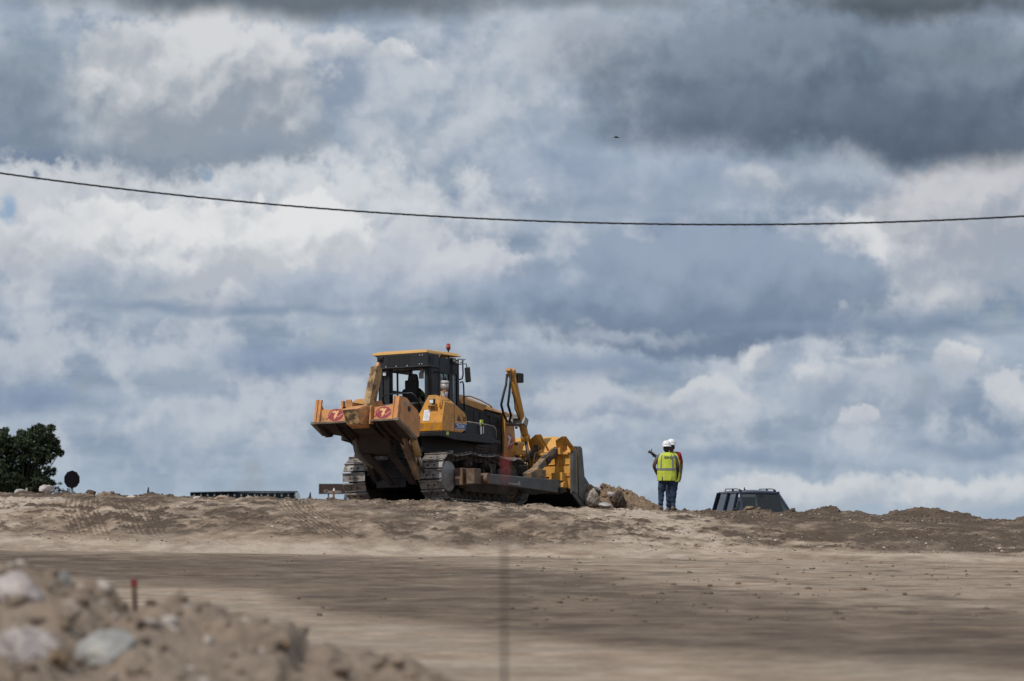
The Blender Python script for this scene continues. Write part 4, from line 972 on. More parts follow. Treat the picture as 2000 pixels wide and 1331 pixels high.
def head(m, c, face, tall=1.0):
    """skull, jaw, nose, ears and brow; face = direction the head looks in (in XY)"""
    c = Vector(c); f = Vector((face[0], face[1], 0)).normalized(); s = Vector((f.y, -f.x, 0)); u = Vector((0, 0, 1))
    R = Matrix((s, f, u)).transposed()
    ellipsoid(m, c+u*.015, (.076, .096, .108), rot=R); ellipsoid(m, c+f*.030-u*.055, (.055, .062, .062), rot=R)
    ellipsoid(m, c+f*.098-u*.012, (.014, .018, .026), 8, 6, rot=R); ellipsoid(m, c+f*.090-u*.052, (.026, .012, .010), 8, 6, rot=R)
    for k in (-1, 1): ellipsoid(m, c+s*.077*k-u*.005-f*.005, (.010, .020, .032), 8, 6, rot=R); ellipsoid(m, c+s*.030*k+f*.086+u*.018, (.016, .010, .008), 8, 6, rot=R)
    return R
def hand(V, E, Rd, iw, wrist, dirv, palmn, curl, thumb):
    """palm and five fingers rooted in the wrist vertex iw"""
    d = Vector(dirv).normalized(); n = Vector(palmn).normalized(); s = d.cross(n).normalized(); w = Vector(wrist)
    pc = w+d*.045; V.append(pc); Rd.append((.030, .018)); E.append((iw, len(V)-1)); ip = len(V)-1
    for k, ln in ((-1.5, .058), (-.5, .070), (.5, .076), (1.5, .068)):
        b = w+d*.090+s*k*.020; V.append(b); Rd.append(.013); E.append((ip, len(V)-1)); i = len(V)-1
        a1 = curl*.8; p1 = b+(d*cos(a1)+n*sin(a1))*ln*.5; V.append(p1); Rd.append(.012); E.append((i, i+1))
        a2 = curl*1.9; p2 = p1+(d*cos(a2)+n*sin(a2))*ln*.5; V.append(p2); Rd.append(.010); E.append((i+1, i+2))
    t = Vector(thumb).normalized(); b = w+d*.035+s*.035; V.append(b); Rd.append(.015); E.append((ip, len(V)-1)); i = len(V)-1
    V.append(b+t*.045); Rd.append(.013); E.append((i, i+1)); V.append(b+t*.072); Rd.append(.009); E.append((i+1, i+2))
def add_mesh(m, me):
    m.bm.from_mesh(me)
    return m
def person(label, root, J, hands, face, heading_helmet, skinmat=M_skin, group=None):
    """J: joint name -> position relative to the feet point"""
    P = empty('person', root); tag(P, label, 'person', group)
    V = [Vector(J['pelvis'])]; Rd = [(.135, .11)]; E = []
    def add(prev, p, r):
        V.append(Vector(p)); Rd.append(r); E.append((prev, len(V)-1)); return len(V)-1
    a = add(0, J['waist'], (.125, .10)); c = add(a, J['chest'], (.145, .105)); n0 = add(c, J['neck'], .055); n1 = add(n0, J['head'], .055)
    for s in ('L', 'R'):
        sh_ = add(c, J['sh'+s], .062); e = add(sh_, J['el'+s], .050); w = add(e, J['wr'+s], .034)
        hand(V, E, Rd, w, J['wr'+s], *hands[s])
        h = add(0, J['hip'+s], .095); k = add(h, J['kn'+s], .062); f = add(k, J['an'+s], .045); add(f, Vector(J['an'+s])+Vector(J['toe'+s]), .035)
    m = MB(); add_mesh(m, skin_mesh(V, E, Rd)); R = head(m, J['head'], face)
    b = m.build('body', skinmat, P, smooth=True)
    m = MB(); hc = Vector(J['head']); ellipsoid(m, hc+Vector((0, 0, .028)), (.081, .101, .103), rot=R); ellipsoid(m, hc-(R @ Vector((0, .035, .02))), (.078, .068, .075), rot=R)
    m.build('hair', M_hair, P)
    # hard hat: dome, brim and peak
    m = MB(); hh = Vector((heading_helmet[0], heading_helmet[1], 0)).normalized(); RR = Matrix((Vector((hh.y, -hh.x, 0)), hh, Vector((0, 0, 1)))).transposed(); hc2 = hc+Vector((0, 0, .050))
    prof = [(1.10, -.012), (1.12, .0), (1.02, .010), (1.0, .03), (.98, .06), (.88, .095), (.70, .122), (.45, .140), (.2, .147)]
    rs = []
    for k, (q, z) in enumerate(prof):
        rs.append([hc2+RR @ Vector((.108*q*cos(t), .132*q*sin(t)+(.05*max(0, sin(t))**2 if k < 2 else 0), z)) for t in np.linspace(0, 2*pi, 28, endpoint=False)])
    m.rings(rs); m.bar(hc2+RR @ Vector((0, -.10, .115)), hc2+RR @ Vector((0, .10, .115)), .03, .05)
    hm = m.build('hard_hat', M_helm, P, smooth=True)
    return P, b, hm, hc2, RR
def wrinkle(m, amp):
    m.bm.normal_update(); co = np.array([v.co for v in m.bm.verts])
    n = fbm(co[:, 0]*9+co[:, 2]*3, co[:, 2]*16+co[:, 1]*5, 3, 8)-.5; n2 = np.sin(co[:, 2]*55+co[:, 0]*9)*np.clip(.35-np.abs(co[:, 2]-.22), 0, 1)
    for v, a, b in zip(m.bm.verts, n, n2): v.co += v.normal*(amp*2*a+.012*b)
def trousers(P, J, mt, r=(.145, .115, .085, .070)):
    V = [Vector(J['pelvis'])]; Rd = [(.16, .125)]; E = []
    V.append(Vector(J['pelvis'])+Vector((0, 0, .10))); Rd.append((.160, .125)); E.append((0, 1))
    for s in ('L', 'R'):
        pts = [Vector(J['hip'+s]), (Vector(J['hip'+s])*.5+Vector(J['kn'+s])*.5), Vector(J['kn'+s]), (Vector(J['kn'+s])*.45+Vector(J['an'+s])*.55), Vector(J['an'+s])+Vector((0, 0, -.01))]
        prev = 0
        for p, rr in zip(pts, (.126, .122, .088, .074, .064)): V.append(p); Rd.append(rr); E.append((prev, len(V)-1)); prev = len(V)-1
    m = MB(); add_mesh(m, skin_mesh(V, E, Rd, 3)); wrinkle(m, .014); return m.build('jeans', mt, P, smooth=True)
def boots(P, J):
    for s in ('L', 'R'):
        a = Vector(J['an'+s]); d = Vector(J['toe'+s]); d.z = 0; d.normalize(); x = Vector((d.y, -d.x, 0)); rs = []
        for t, w, h in ((-.075, .036, .06), (-.06, .046, .12), (0, .052, .135), (.05, .050, .10), (.11, .052, .07), (.16, .046, .055), (.19, .03, .035)):
            c = Vector((a.x, a.y, 0))+d*t
            rs.append([c+x*w*cos(q)+Vector((0, 0, h/2+h/2*sin(q))) for q in np.linspace(0, 2*pi, 12, endpoint=False)])
        m = MB(); m.rings(rs); m.build('boot', M_boot, P, smooth=True)
def shirt(P, J, mt, sleeve=.55, torso=.01):
    V = [Vector(J['waist'])-Vector((0, 0, .16))]; Rd = [(.165, .130)]; E = []
    def add(prev, p, r): V.append(Vector(p)); Rd.append(r); E.append((prev, len(V)-1)); return len(V)-1
    a = add(0, J['waist'], (.155, .125)); c = add(a, J['chest'], (.165, .12)); add(c, Vector(J['neck'])+Vector((0, 0, -.02)), .07)
    for s in ('L', 'R'):
        h = add(c, J['sh'+s], .080); e = Vector(J['sh'+s])+(Vector(J['el'+s])-Vector(J['sh'+s]))*min(1, sleeve); k = add(h, e, .066)
        if sleeve > 1: k = add(k, Vector(J['el'+s])+(Vector(J['wr'+s])-Vector(J['el'+s]))*(sleeve-1), .048)
    m = MB(); add_mesh(m, skin_mesh(V, E, Rd)); return m.build('shirt', mt, P, smooth=True)
def vest(P, prof, mt, ctr=(0, 0), yaw=0.0, text=True):
    zs = [p[0] for p in prof]; rx = [p[1] for p in prof]; ry = [p[2] for p in prof]
    def S(z, ph, off=0.0):
        a, b = np.interp(z, zs, rx)+off, np.interp(z, zs, ry)+off
        f = 1+.020*cos(ph*6+z*3)*(1.5-z)+.012*cos(ph*11-z*7)
        x = a*abs(cos(ph))**.85*(1 if cos(ph) > 0 else -1)*f; y = b*abs(sin(ph))**.85*(1 if sin(ph) > 0 else -1)*f
        return Vector((ctr[0]+x*cos(yaw)-y*sin(yaw), ctr[1]+x*sin(yaw)+y*cos(yaw), z))
    n = 56; m = MB()
    m.rings([[S(z, 2*pi*k/n) for k in range(n)] for z in np.linspace(zs[0], zs[-1], 34)], closed_caps=False)
    v = m.build('vest', mt, P, smooth=True)
    so = v.modifiers.new('cloth', 'SOLIDIFY'); so.thickness = .006
    def strip(z0, z1, p0, p1, nm='reflective_band'):
        m = MB(); nu = max(2, int(abs(p1-p0)/.11)); nv = max(2, int((z1-z0)/.03)); g = [[m.bm.verts.new(S(z0+(z1-z0)*j/nv, p0+(p1-p0)*i/nu, .006)) for i in range(nu+1)] for j in range(nv+1)]
        for j in range(nv):
            for i in range(nu): m.face([g[j][i], g[j][i+1], g[j+1][i+1], g[j+1][i]])
        b = m.build(nm, M_band, v); so = b.modifiers.new('cloth', 'SOLIDIFY'); so.thickness = .003
    strip(1.005, 1.06, 0, 2*pi)
    strip(1.06, 1.40, rad(232), rad(242)); strip(1.06, 1.40, rad(298), rad(308)); strip(1.06, 1.36, rad(58), rad(68)); strip(1.06, 1.36, rad(112), rad(122))
    return v, S
# worker with his back to the camera, left hand on the hip
J1 = dict(pelvis=(0, 0, .86), waist=(0, .0, 1.02), chest=(0, .0, 1.26), neck=(.0, .01, 1.44), head=(.0, .02, 1.56), shL=(-.20, 0, 1.36), shR=(.20, 0, 1.36),
          elL=(-.325, -.05, 1.12), elR=(.285, -.03, 1.10), wrL=(-.25, .02, .93), wrR=(.27, .10, .90), hipL=(-.09, 0, .84), hipR=(.09, 0, .84), knL=(-.135, .02, .47), knR=(.15, .02, .47),
          anL=(-.155, 0, .08), anR=(.165, 0, .08), toeL=(-.08, .12, -.05), toeR=(.06, .12, -.05))
P1, b1, hm1, hc1, RR1 = person('worker seen from behind in yellow vest and white hard hat, hand on hip', (3.865, 96.0, 1.282), J1,
    dict(L=((.45, .2, -.9), (1, 0, .2), .5, (.6, .6, .2)), R=((.0, .3, -.95), (-1, 0, 0), .4, (0, .8, -.5))), (.25, 1), (.2, 1))
trousers(P1, J1, M_jean); boots(P1, J1); shirt(P1, J1, M_greyt, .52)
v1, S1 = vest(P1, [(.74, .235, .165), (.85, .245, .17), (1.0, .245, .17), (1.15, .238, .165), (1.28, .232, .155), (1.36, .215, .14), (1.41, .16, .115), (1.455, .085, .08)], M_hiv)
text_mesh('vest_lettering', 'OHLA', .085, mat('navy_print', (.02, .05, .09), .6), v1, Matrix.Translation((.075, -.158, 1.325)) @ Matrix.Rotation(rad(87), 4, 'X'), squeeze=1.15, bold=.002)
m = MB(); m.box((-.06, -.160, 1.335), (.010, .004, .06)); m.build('printed_mark', M_band, v1)
m = MB(); m.box(hc1+RR1 @ Vector((0, -.128, .045)), (.03, .008, .02)); m.build('hat_badge', mat('badge_brass', (.35, .2, .05), .5), hm1)
m = MB(); 
for q in (-1, 1): m.box((q*.075, -.152, .80), (.10, .006, .11))
m.build('back_pocket', M_jean, P1)
# second worker beyond him, facing the camera, thumb raised
J2 = dict(pelvis=(0, 0, .92), waist=(0, .0, 1.08), chest=(0, .0, 1.32), neck=(-.02, -.02, 1.50), head=(-.03, -.05, 1.635), shL=(-.19, 0, 1.43), shR=(.18, 0, 1.43),
          elL=(-.37, -.22, 1.34), elR=(.225, .02, 1.14), wrL=(-.525, -.30, 1.46), wrR=(.20, -.06, .90), hipL=(-.11, 0, .90), hipR=(.06, 0, .90), knL=(-.09, -.02, .50), knR=(.03, -.02, .50),
          anL=(-.10, 0, .08), anR=(.0, 0, .08), toeL=(-.05, -.12, -.05), toeR=(.05, -.12, -.05))
P2, b2_, hm2, hc2_, RR2 = person('worker in red sleeves and yellow vest facing the camera, raising his thumb', (4.045, 96.9, 1.262), J2,
    dict(L=((-.8, -.1, .45), (0, -1, 0), 1.7, (.1, 0, 1)), R=((0, -.2, -.95), (-.9, .1, 0), .5, (-.2, -.8, -.4))), (-.55, -.85), (-.55, -.85))
trousers(P2, J2, M_jean); boots(P2, J2); shirt(P2, J2, M_redt, .9)
vest(P2, [(.74, .20, .16), (.9, .21, .165), (1.1, .205, .165), (1.25, .20, .155), (1.36, .185, .14), (1.44, .15, .115), (1.50, .085, .085)], M_hiv)
m = MB(); m.tube([(-.475, -.275, 1.42), (-.525, -.30, 1.46)], .036); m.box((-.500, -.330, 1.40), (.022, .02, .06)); m.build('black_cuff', M_dcloth, P2)
# machine driver, seen through the open rear of the cab
Rz_ = DZ.matrix_basis.copy()
JD = dict(pelvis=(0, -.10, .42), waist=(0, -.10, .58), chest=(.02, -.05, .82), neck=(.04, 0, .98), head=(.06, .02, 1.10), shL=(-.18, -.04, .92), shR=(.22, -.02, .90),
          elL=(-.25, .16, .68), elR=(.34, .12, .64), wrL=(-.16, .38, .62), wrR=(.34, .36, .60), hipL=(-.09, -.06, .42), hipR=(.09, -.06, .42), knL=(-.12, .36, .46), knR=(.12, .36, .46),
          anL=(-.12, .44, .08), anR=(.12, .44, .08), toeL=(0, .12, -.04), toeR=(0, .12, -.04))
PD, bD, hmD, hcD, RRD = person('driver in dark clothes with a green hi-vis vest inside the cab', (0, 0, 0), JD,
    dict(L=((0, 1, -.1), (0, 0, -1), .7, (.5, .6, 0)), R=((0, 1, -.1), (0, 0, -1), .7, (-.5, .6, 0))), (.4, 1), (.4, 1))
bpy.data.objects.remove(hmD)
PD.matrix_world = Rz_ @ Matrix.Translation((-.17, -.84, 1.74))
trousers(PD, JD, M_dcloth); shirt(PD, JD, M_dcloth, 1.6)
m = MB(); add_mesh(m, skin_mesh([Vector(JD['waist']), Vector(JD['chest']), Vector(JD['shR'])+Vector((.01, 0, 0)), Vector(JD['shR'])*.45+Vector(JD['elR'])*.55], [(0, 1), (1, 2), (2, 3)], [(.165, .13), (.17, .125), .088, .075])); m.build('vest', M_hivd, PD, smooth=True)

# ------------------------------------------------------------------ stones, heaps, clods
def rock(label, x, y, z, sx, sy, sz, mt, seed, rot=0.0, tilt=0.0, group=None, cat='rock', name='rock'):
    rnd = random.Random(seed); m = MB()
    pts = []
    for i in range(26):
        v = Vector((rnd.gauss(0, 1), rnd.gauss(0, 1), rnd.gauss(0, 1))).normalized()*rnd.uniform(.82, 1.0); pts.append(Vector((v.x*sx/2, v.y*sy/2, v.z*sz/2)))
    m.hull(pts); bmesh.ops.triangulate(m.bm, faces=m.bm.faces)
    bmesh.ops.bevel(m.bm, geom=list(m.bm.edges), offset=min(sx, sz)*.03, segments=1, affect='EDGES')
    bmesh.ops.triangulate(m.bm, faces=m.bm.faces); bmesh.ops.subdivide_edges(m.bm, edges=m.bm.edges, cuts=2, use_grid_fill=True)
    co = np.array([v.co for v in m.bm.verts]); s = min(sx, sy, sz)
    q = co/s*3
    n = fbm(q[:, 0]+q[:, 2]*.7+seed, q[:, 1]-q[:, 2]*.6, 4, seed)-.5; n2 = fbm(q[:, 0]*3+9, q[:, 2]*3+q[:, 1]*2, 3, seed+5)-.5
    for v, a, b in zip(m.bm.verts, n, n2): v.co += v.co.normalized()*s*(.16*a+.06*b)
    o = m.build(name, mt, None); o.location = (x, y, z); o.rotation_euler = (tilt, rad(seed*7 % 11), rot)
    return tag(o, label, cat, group)
def stone(nm, col, var=.3, sc=6, dirt=None, amt=.4):
    return mat(nm, col, .9, var=var, scale=sc, dirt=dirt, dirt_amt=amt, dirt_scale=5, bump=.015, bscale=22, spec=.2, detail=10)
M_pale = stone('pale_stone', (.42, .37, .33), dirt=(.22, .17, .13)); M_pink = stone('pinkish_stone', (.45, .395, .375), dirt=(.22, .17, .13), amt=.3)
M_grst = stone('grey_stone', (.33, .325, .31), .25, dirt=(.46, .43, .39), amt=.4); M_brown = stone('brown_stone', (.22, .155, .10)); M_dkst = stone('dark_brown_stone', (.075, .052, .042), .5)
M_lime = stone('white_rubble', (.58, .53, .47), dirt=(.3, .24, .19), amt=.4); M_rough = stone('rough_grey_stone', (.36, .31, .26), .45, 16, dirt=(.14, .115, .09), amt=.45)
def at(px, py, d): return ((px-1000)/7500*d, d, CAM_Z+(1012-py)/7500*d)
mpp = lambda d: d/7500
def rk(label, px, py, w, h, d, mt, seed, tilt=0.0, group=None, deep=.9, **k):
    x, y, z = at(px, py, d); s = mpp(d)
    return rock(label, x, y, z, w*s, w*s*deep, h*s, mt, seed, rot=seed*1.3, tilt=tilt, group=group, **k)
G1 = 'boulders at the foot of the dirt mound beside the blade'
rk('large rough grey boulder right beside the blade end', 1156, 975, 40, 46, 93.6, M_rough, 3, group=G1)
rk('brown pointed stone on top of the large grey boulder', 1150, 955, 26, 17, 94, M_brown, 4, tilt=.5, group=G1)
rk('round tan stone on top, between the pointed stone and mound', 1165, 957, 20, 16, 94.1, M_pink, 5, group=G1)
rk('small stone capping the peak of the dirt mound', 1178, 950, 17, 14, 94.3, M_brown, 6, group=G1)
rk('pale tan stone lodged above the dark boulder', 1192, 967, 20, 14, 93.9, M_pink, 7, group=G1)
rk('large dark brown boulder below the dirt mound', 1209, 977, 38, 42, 93.5, M_dkst, 8, tilt=.3, group=G1)
rk('flat pale grey stone lying in front of the boulders', 1180, 988, 34, 14, 93.0, M_grst, 9, group=G1)
rk('shadowed brown stone between the grey and dark boulders', 1181, 975, 24, 32, 93.9, M_brown, 10, group=G1)
G2 = 'stones along the left part of the crest'; rk0 = rk
def rk(l, px, py, *a, **k): return rk0(l, px, py-.5, *a, **k)
rk('pale grey triangular stone on the crest under the tree', 40, 963, 30, 17, 87.3, M_grst, 11, group=G2)
rk('thin upright stone chip beside the triangular stone', 53, 958, 6, 11, 87.3, M_pale, 12, group=G2)
rk('big pinkish boulder on the crest, right of the tree', 92, 957, 40, 23, 87.4, M_pink, 13, group=G2)
rk('dark brown lump on the crest, right of the round sign', 178, 964, 26, 15, 87.5, M_dkst, 14, group=G2)
rk('white broken rubble slab on the crest, left piece', 212, 969, 48, 12, 87.0, M_lime, 15, group=G2, deep=.5)
rk('low white rubble slab on the crest, right piece', 258, 973, 54, 9, 86.8, M_lime, 16, group=G2, deep=.5)
rk('small white stone below the left end of the railing', 384, 974, 20, 9, 86.6, M_lime, 17, group=G2)
rk('flat pale slab beside the pinkish boulder foot', 165, 971, 26, 7, 87, M_lime, 18, group=G2, deep=.6)
rk = rk0
rk('angular brown stone on the crest in front of the car windscreen', 1464, 994, 26, 12, 92.9, M_brown, 19, cat='rock')

def heap(name, ridge, yc, wf, wb, res, x0, x1, amp, freq, mt, label, seed, base=None):
    xs = np.arange(x0, x1, res); ys = np.arange(yc-wf, yc+wb, res); X, Y = np.meshgrid(xs, ys)
    rx = [p[0] for p in ridge]; rz = [p[1] for p in ridge]
    t = np.where(Y < yc, (yc-Y)/wf, (Y-yc)/wb)
    b = base_z(X, Y) if base is None else base
    n = fbm(X*freq, Y*freq, 5, seed)-.5; n2 = fbm(X*freq*3.7, Y*freq*3.7, 3, seed+3)-.5
    prof = 1-sm(t)
    n3 = np.abs(fbm(X*freq*1.6, Y*freq*1.6, 4, seed+9)-.5)
    Z = b-.15+(np.interp(X, rx, rz)-b+.15)*prof+(amp*n*1.6+amp*1.0*n2+amp*2.2*(n3-.09))*np.clip(prof*3, 0, 1)
    Z = np.where(t > .97, b-.3, Z)
    ny, nx = X.shape; idx = np.arange(ny*nx).reshape(ny, nx)
    q = np.stack([idx[:-1, :-1], idx[:-1, 1:], idx[1:, 1:], idx[1:, :-1]], -1).reshape(-1, 4)
    me = bpy.data.meshes.new(name); me.from_pydata(np.stack([X, Y, Z], -1).reshape(-1, 3).tolist(), [], q.tolist())
    o = link(name, me, mt); me.polygons.foreach_set('use_smooth', [True]*len(q))
    def hz(x, y):
        j = int(round((x-x0)/res)); i = int(round((y-(yc-wf))/res)); return float(Z[min(max(i, 0), ny-1), min(max(j, 0), nx-1)])
    tag(o, label, 'dirt heap'); return o, hz
M_mound = soil_material('mound_soil', False, .34, (.98, .97, .99))
M_mound2 = soil_material('reddish_mound_soil', False, .56, (1.08, .96, .84))
rp_ = [(1120, 995), (1140, 978), (1152, 962), (1166, 956), (1180, 950), (1196, 956), (1222, 962), (1243, 967), (1262, 978), (1285, 991), (1300, 1002)]
dmo, dmz = heap('dirt_mound', [(at(a, b, 94.6)[0], at(a, b, 94.6)[2]) for a, b in rp_], 94.6, 1.9, 1.8, .025, 1.4, 3.9, .11, 4.5, M_mound2, 'reddish brown dirt mound between the blade and the two workers', 61)
mo = soil_material('mound_clod_soil', False, .55, (1.06, .96, .86))
fr = [(-300, 1090), (0, 1118), (60, 1124), (110, 1140), (150, 1152), (210, 1152), (240, 1172), (262, 1202), (310, 1192), (345, 1168), (380, 1180), (440, 1200), (500, 1212), (575, 1226), (594, 1236), (602, 1272), (660, 1270), (720, 1292), (780, 1296), (830, 1304), (900, 1335), (960, 1375), (1000, 1420)]
fh, fz = heap('foreground_heap', [(at(a, b, 20)[0], at(a, b, 20)[2]) for a, b in fr], 20, 7.0, 1.6, .025, -3.4, 0.0, .075, 3.2, M_mound, 'blurred heap of earth and stones in the near left corner', 83, base=0.0)
fh['category'] = 'dirt heap'
def march(px, py, f, d0, d1):
    for d in np.arange(d0, d1, .02):
        x, y, z = at(px, py, d)
        if z < f(x, y): return d
    return d1
G3 = 'stones on the foreground heap'
for (px, py, w, h, mt, lab, sd) in ((30, 1168, 130, 84, M_pink, 'pale pinkish boulder at the left edge of the foreground heap', 21), (45, 1288, 165, 120, M_pink, 'large pinkish white boulder in the lower left corner', 22),
        (212, 1284, 165, 108, M_grst, 'large grey white boulder in the middle of the foreground heap', 23), (113, 1292, 58, 56, M_brown, 'tan stone wedged between the two large lower boulders', 24),
        (127, 1134, 24, 46, M_grst, 'narrow upright grey stone on top of the foreground heap', 25), (4, 1136, 40, 24, M_dkst, 'dark stone at the left edge above the pinkish boulder', 26),
        (296, 1180, 30, 18, M_dkst, 'small dark stone right of the red-topped stake', 27), (66, 1222, 62, 44, M_dkst, 'dark grey stone between the upper and lower pinkish boulders', 28), (280, 1222, 36, 22, M_dkst, 'small dark stone above the grey white boulder', 29),
        (555, 1262, 40, 30, M_brown, 'brown clod stone near the right step of the foreground heap', 30)):
    d = march(px, py, fz, 13.2, 20.0); s = mpp(d); x, y, z = at(px, py, d+w*s*.08)
    rock(lab, x, y, z+h*s*.06, w*s*1.12, w*s, h*s*1.12, mt, sd, rot=sd*.9, group=G3)

def scatter(name, pts, sizes, mt, seed, label, cat=None, flat=.85):
    """many small irregular lumps in one mesh"""
    rng = np.random.default_rng(seed)
    t = (1+5**.5)/2
    iv = np.array([(-1, t, 0), (1, t, 0), (-1, -t, 0), (1, -t, 0), (0, -1, t), (0, 1, t), (0, -1, -t), (0, 1, -t), (t, 0, -1), (t, 0, 1), (-t, 0, -1), (-t, 0, 1)])/1.9
    ifc = np.array([(0, 11, 5), (0, 5, 1), (0, 1, 7), (0, 7, 10), (0, 10, 11), (1, 5, 9), (5, 11, 4), (11, 10, 2), (10, 7, 6), (7, 1, 8), (3, 9, 4), (3, 4, 2), (3, 2, 6), (3, 6, 8), (3, 8, 9), (4, 9, 5), (2, 4, 11), (6, 2, 10), (8, 6, 7), (9, 8, 1)])
    n = len(pts); V = iv[None]*rng.uniform(.55, 1.15, (n, 12, 1))*sizes[:, None, None]*np.array([1, 1, flat])
    a = rng.uniform(0, 2*pi, n); c, s = np.cos(a), np.sin(a); x = V[..., 0]*c[:, None]-V[..., 1]*s[:, None]; y = V[..., 0]*s[:, None]+V[..., 1]*c[:, None]
    V = np.stack([x*rng.uniform(.8, 1.6, (n, 1)), y, V[..., 2]], -1)+pts[:, None, :]
    F = (ifc[None]+np.arange(n)[:, None, None]*12).reshape(-1, 3)
    me = bpy.data.meshes.new(name); me.vertices.add(n*12); me.vertices.foreach_set('co', V.ravel()); me.loops.add(F.size); me.loops.foreach_set('vertex_index', F.ravel().astype(np.int32))
    me.polygons.add(len(F)); me.polygons.foreach_set('loop_start', np.arange(0, F.size, 3, dtype=np.int32)); me.polygons.foreach_set('loop_total', np.full(len(F), 3, dtype=np.int32)); me.update(calc_edges=True)
    o = link(name, me, mt); return tag(o, label, cat, kind='stuff')
rng = np.random.default_rng(12)
def field(n, y0, y1, fn, smin, smax, pw=2.5):
    d = rng.uniform(y0, y1, n*9); x = rng.uniform(-.15, .15, n*9)*d; w = fn(x, d); k = rng.uniform(0, 1, n*9) < w; x, d = x[k][:n], d[k][:n]
    s = smin+(smax-smin)*rng.uniform(0, 1, len(x))**pw
    keep = (np.hypot(x+1.2, (d-92.3)/1.1) > 2.4) & (np.hypot(x-3.9, (d-94.8)/1.6) > .75)
    x, d, s = x[keep], d[keep], s[keep]
    return np.stack([x, d, ground_z(x, d)+s*.15], -1), s
roughm = lambda x, y: np.clip((fbm(x*.6, y*.8, 3, 71)-.42)*5, .05, 1)
p1_, s1_ = field(26000, 77, 95, lambda x, y: roughm(x, y)*(.45+.55*np.exp(-((y-crest_d(x))/2.5)**2))*sm((y-77)/2)*np.clip(fbm(x*3.2, y*2.4, 5, 103, .62)-.50, .004, .2)*6, .004, .026, 3)
p2_, s2_ = field(1600, 88, 96, lambda x, y: sm((x-3)/3+.3), .010, .075, 4)
pc_, sc_ = field(1500, 86, 94, lambda x, y: np.exp(-((y-crest_d(x))/1.0)**2), .008, .055, 3)
p3_, s3_ = field(900, 34, 76, lambda x, y: roughm(x, y)*np.where(x > 0, 1, .25)*sm((y-34)/14)*.3, .006, .045, 3.5)
scatter('soil_clods', np.concatenate([p1_, p2_, p3_, pc_]), np.concatenate([s1_, s2_, s3_, sc_]), soil_material('clod_soil', False, .62), 3, 'loose brown soil clods strewn over the bank and crest')
p4_, s4_ = field(500, 77, 95, roughm, .008, .035, 3)
scatter('pale_gravel', p4_, s4_, M_lime, 4, 'scattered pale stones on the bank')
xs_ = rng.uniform(-3.3, -.25, 900); ys_ = rng.uniform(14, 21, 900); ss_ = .008+.05*rng.uniform(0, 1, 900)**4
scatter('heap_clods', np.stack([xs_, ys_, [fz(a, b)+.3*c for a, b, c in zip(xs_, ys_, ss_)]], -1), ss_, M_mound, 6, 'loose clods lying on the foreground heap')
xs_ = rng.uniform(1.5, 3.75, 700); ys_ = rng.uniform(93.1, 95.6, 700); ss_ = .008+.05*rng.uniform(0, 1, 700)**6
scatter('mound_clods', np.stack([xs_, ys_, [dmz(a, b)+.2*c for a, b, c in zip(xs_, ys_, ss_)]], -1), ss_, mo, 8, 'clods and small stones on the reddish dirt mound')
xs_ = rng.uniform(-3.2, -1.2, 90); ys_ = rng.uniform(15, 20.5, 90); ss_ = .015+.045*rng.uniform(0, 1, 90)**2
scatter('heap_rubble', np.stack([xs_, ys_, [fz(a, b)+.2*c for a, b, c in zip(xs_, ys_, ss_)]], -1), ss_, M_pale, 9, 'pale broken rubble on the foreground heap')
# ------------------------------------------------------------------ stakes, cable, bird
def stake(label, x, y, z1, r, zt, th=.06):
    g = float(ground_z(x, y)[0]); m = MB(); m.b2((-r, -r, -.25), (r, r, z1-g)); m.hull([(-r, -r, z1-g), (r, -r, z1-g), (r, r, z1-g), (-r, r, z1-g), (0, 0, z1-g+.01)])
    e = empty('survey_stake', (x, y, g)); tag(e, label, 'stake', 'red-topped survey stakes')
    m.build('shaft', mat('stake_wood', (.14, .10, .07), .8, var=.3), e)
    m = MB(); m.b2((-r-.002, -r-.002, z1-g-th), (r+.002, r+.002, z1-g+.004)); m.build('red_top', mat('red_top_paint', (.17, .028, .024), .8, var=.2), e); return e
stake('short wooden survey stake with a red top behind the foreground heap', -2.722, 28, .652, .020, 0, .05).rotation_euler = (0, rad(-2.5), 0)
# tall thin stake close to the camera: thick shaft below, thin wire with a red flag above
g_ = float(ground_z(-.026, 13)[0]); e = empty('survey_stake', (-.026, 13, g_)); tag(e, 'tall thin, very blurred stake with a red tip standing close to the camera', 'stake', 'red-topped survey stakes')
m = MB(); m.cyl((0, 0, -.2), (0, 0, 1.005-g_), .0062, n=10); m.build('shaft', mat('dark_stake_wood', (.05, .036, .028), .9, var=.2), e)
m = MB(); m.cyl((0, 0, 1.005-g_), (0, 0, 1.30-g_), .0018, n=8); w_ = m.build('wire', M_rub, e)
m = MB(); m.cyl((0.004, 0, 1.21-g_), (0.004, 0, 1.31-g_), .0042, n=10); m.build('red_tip', mat('red_paint', (.35, .03, .04), .7, var=.2), e)

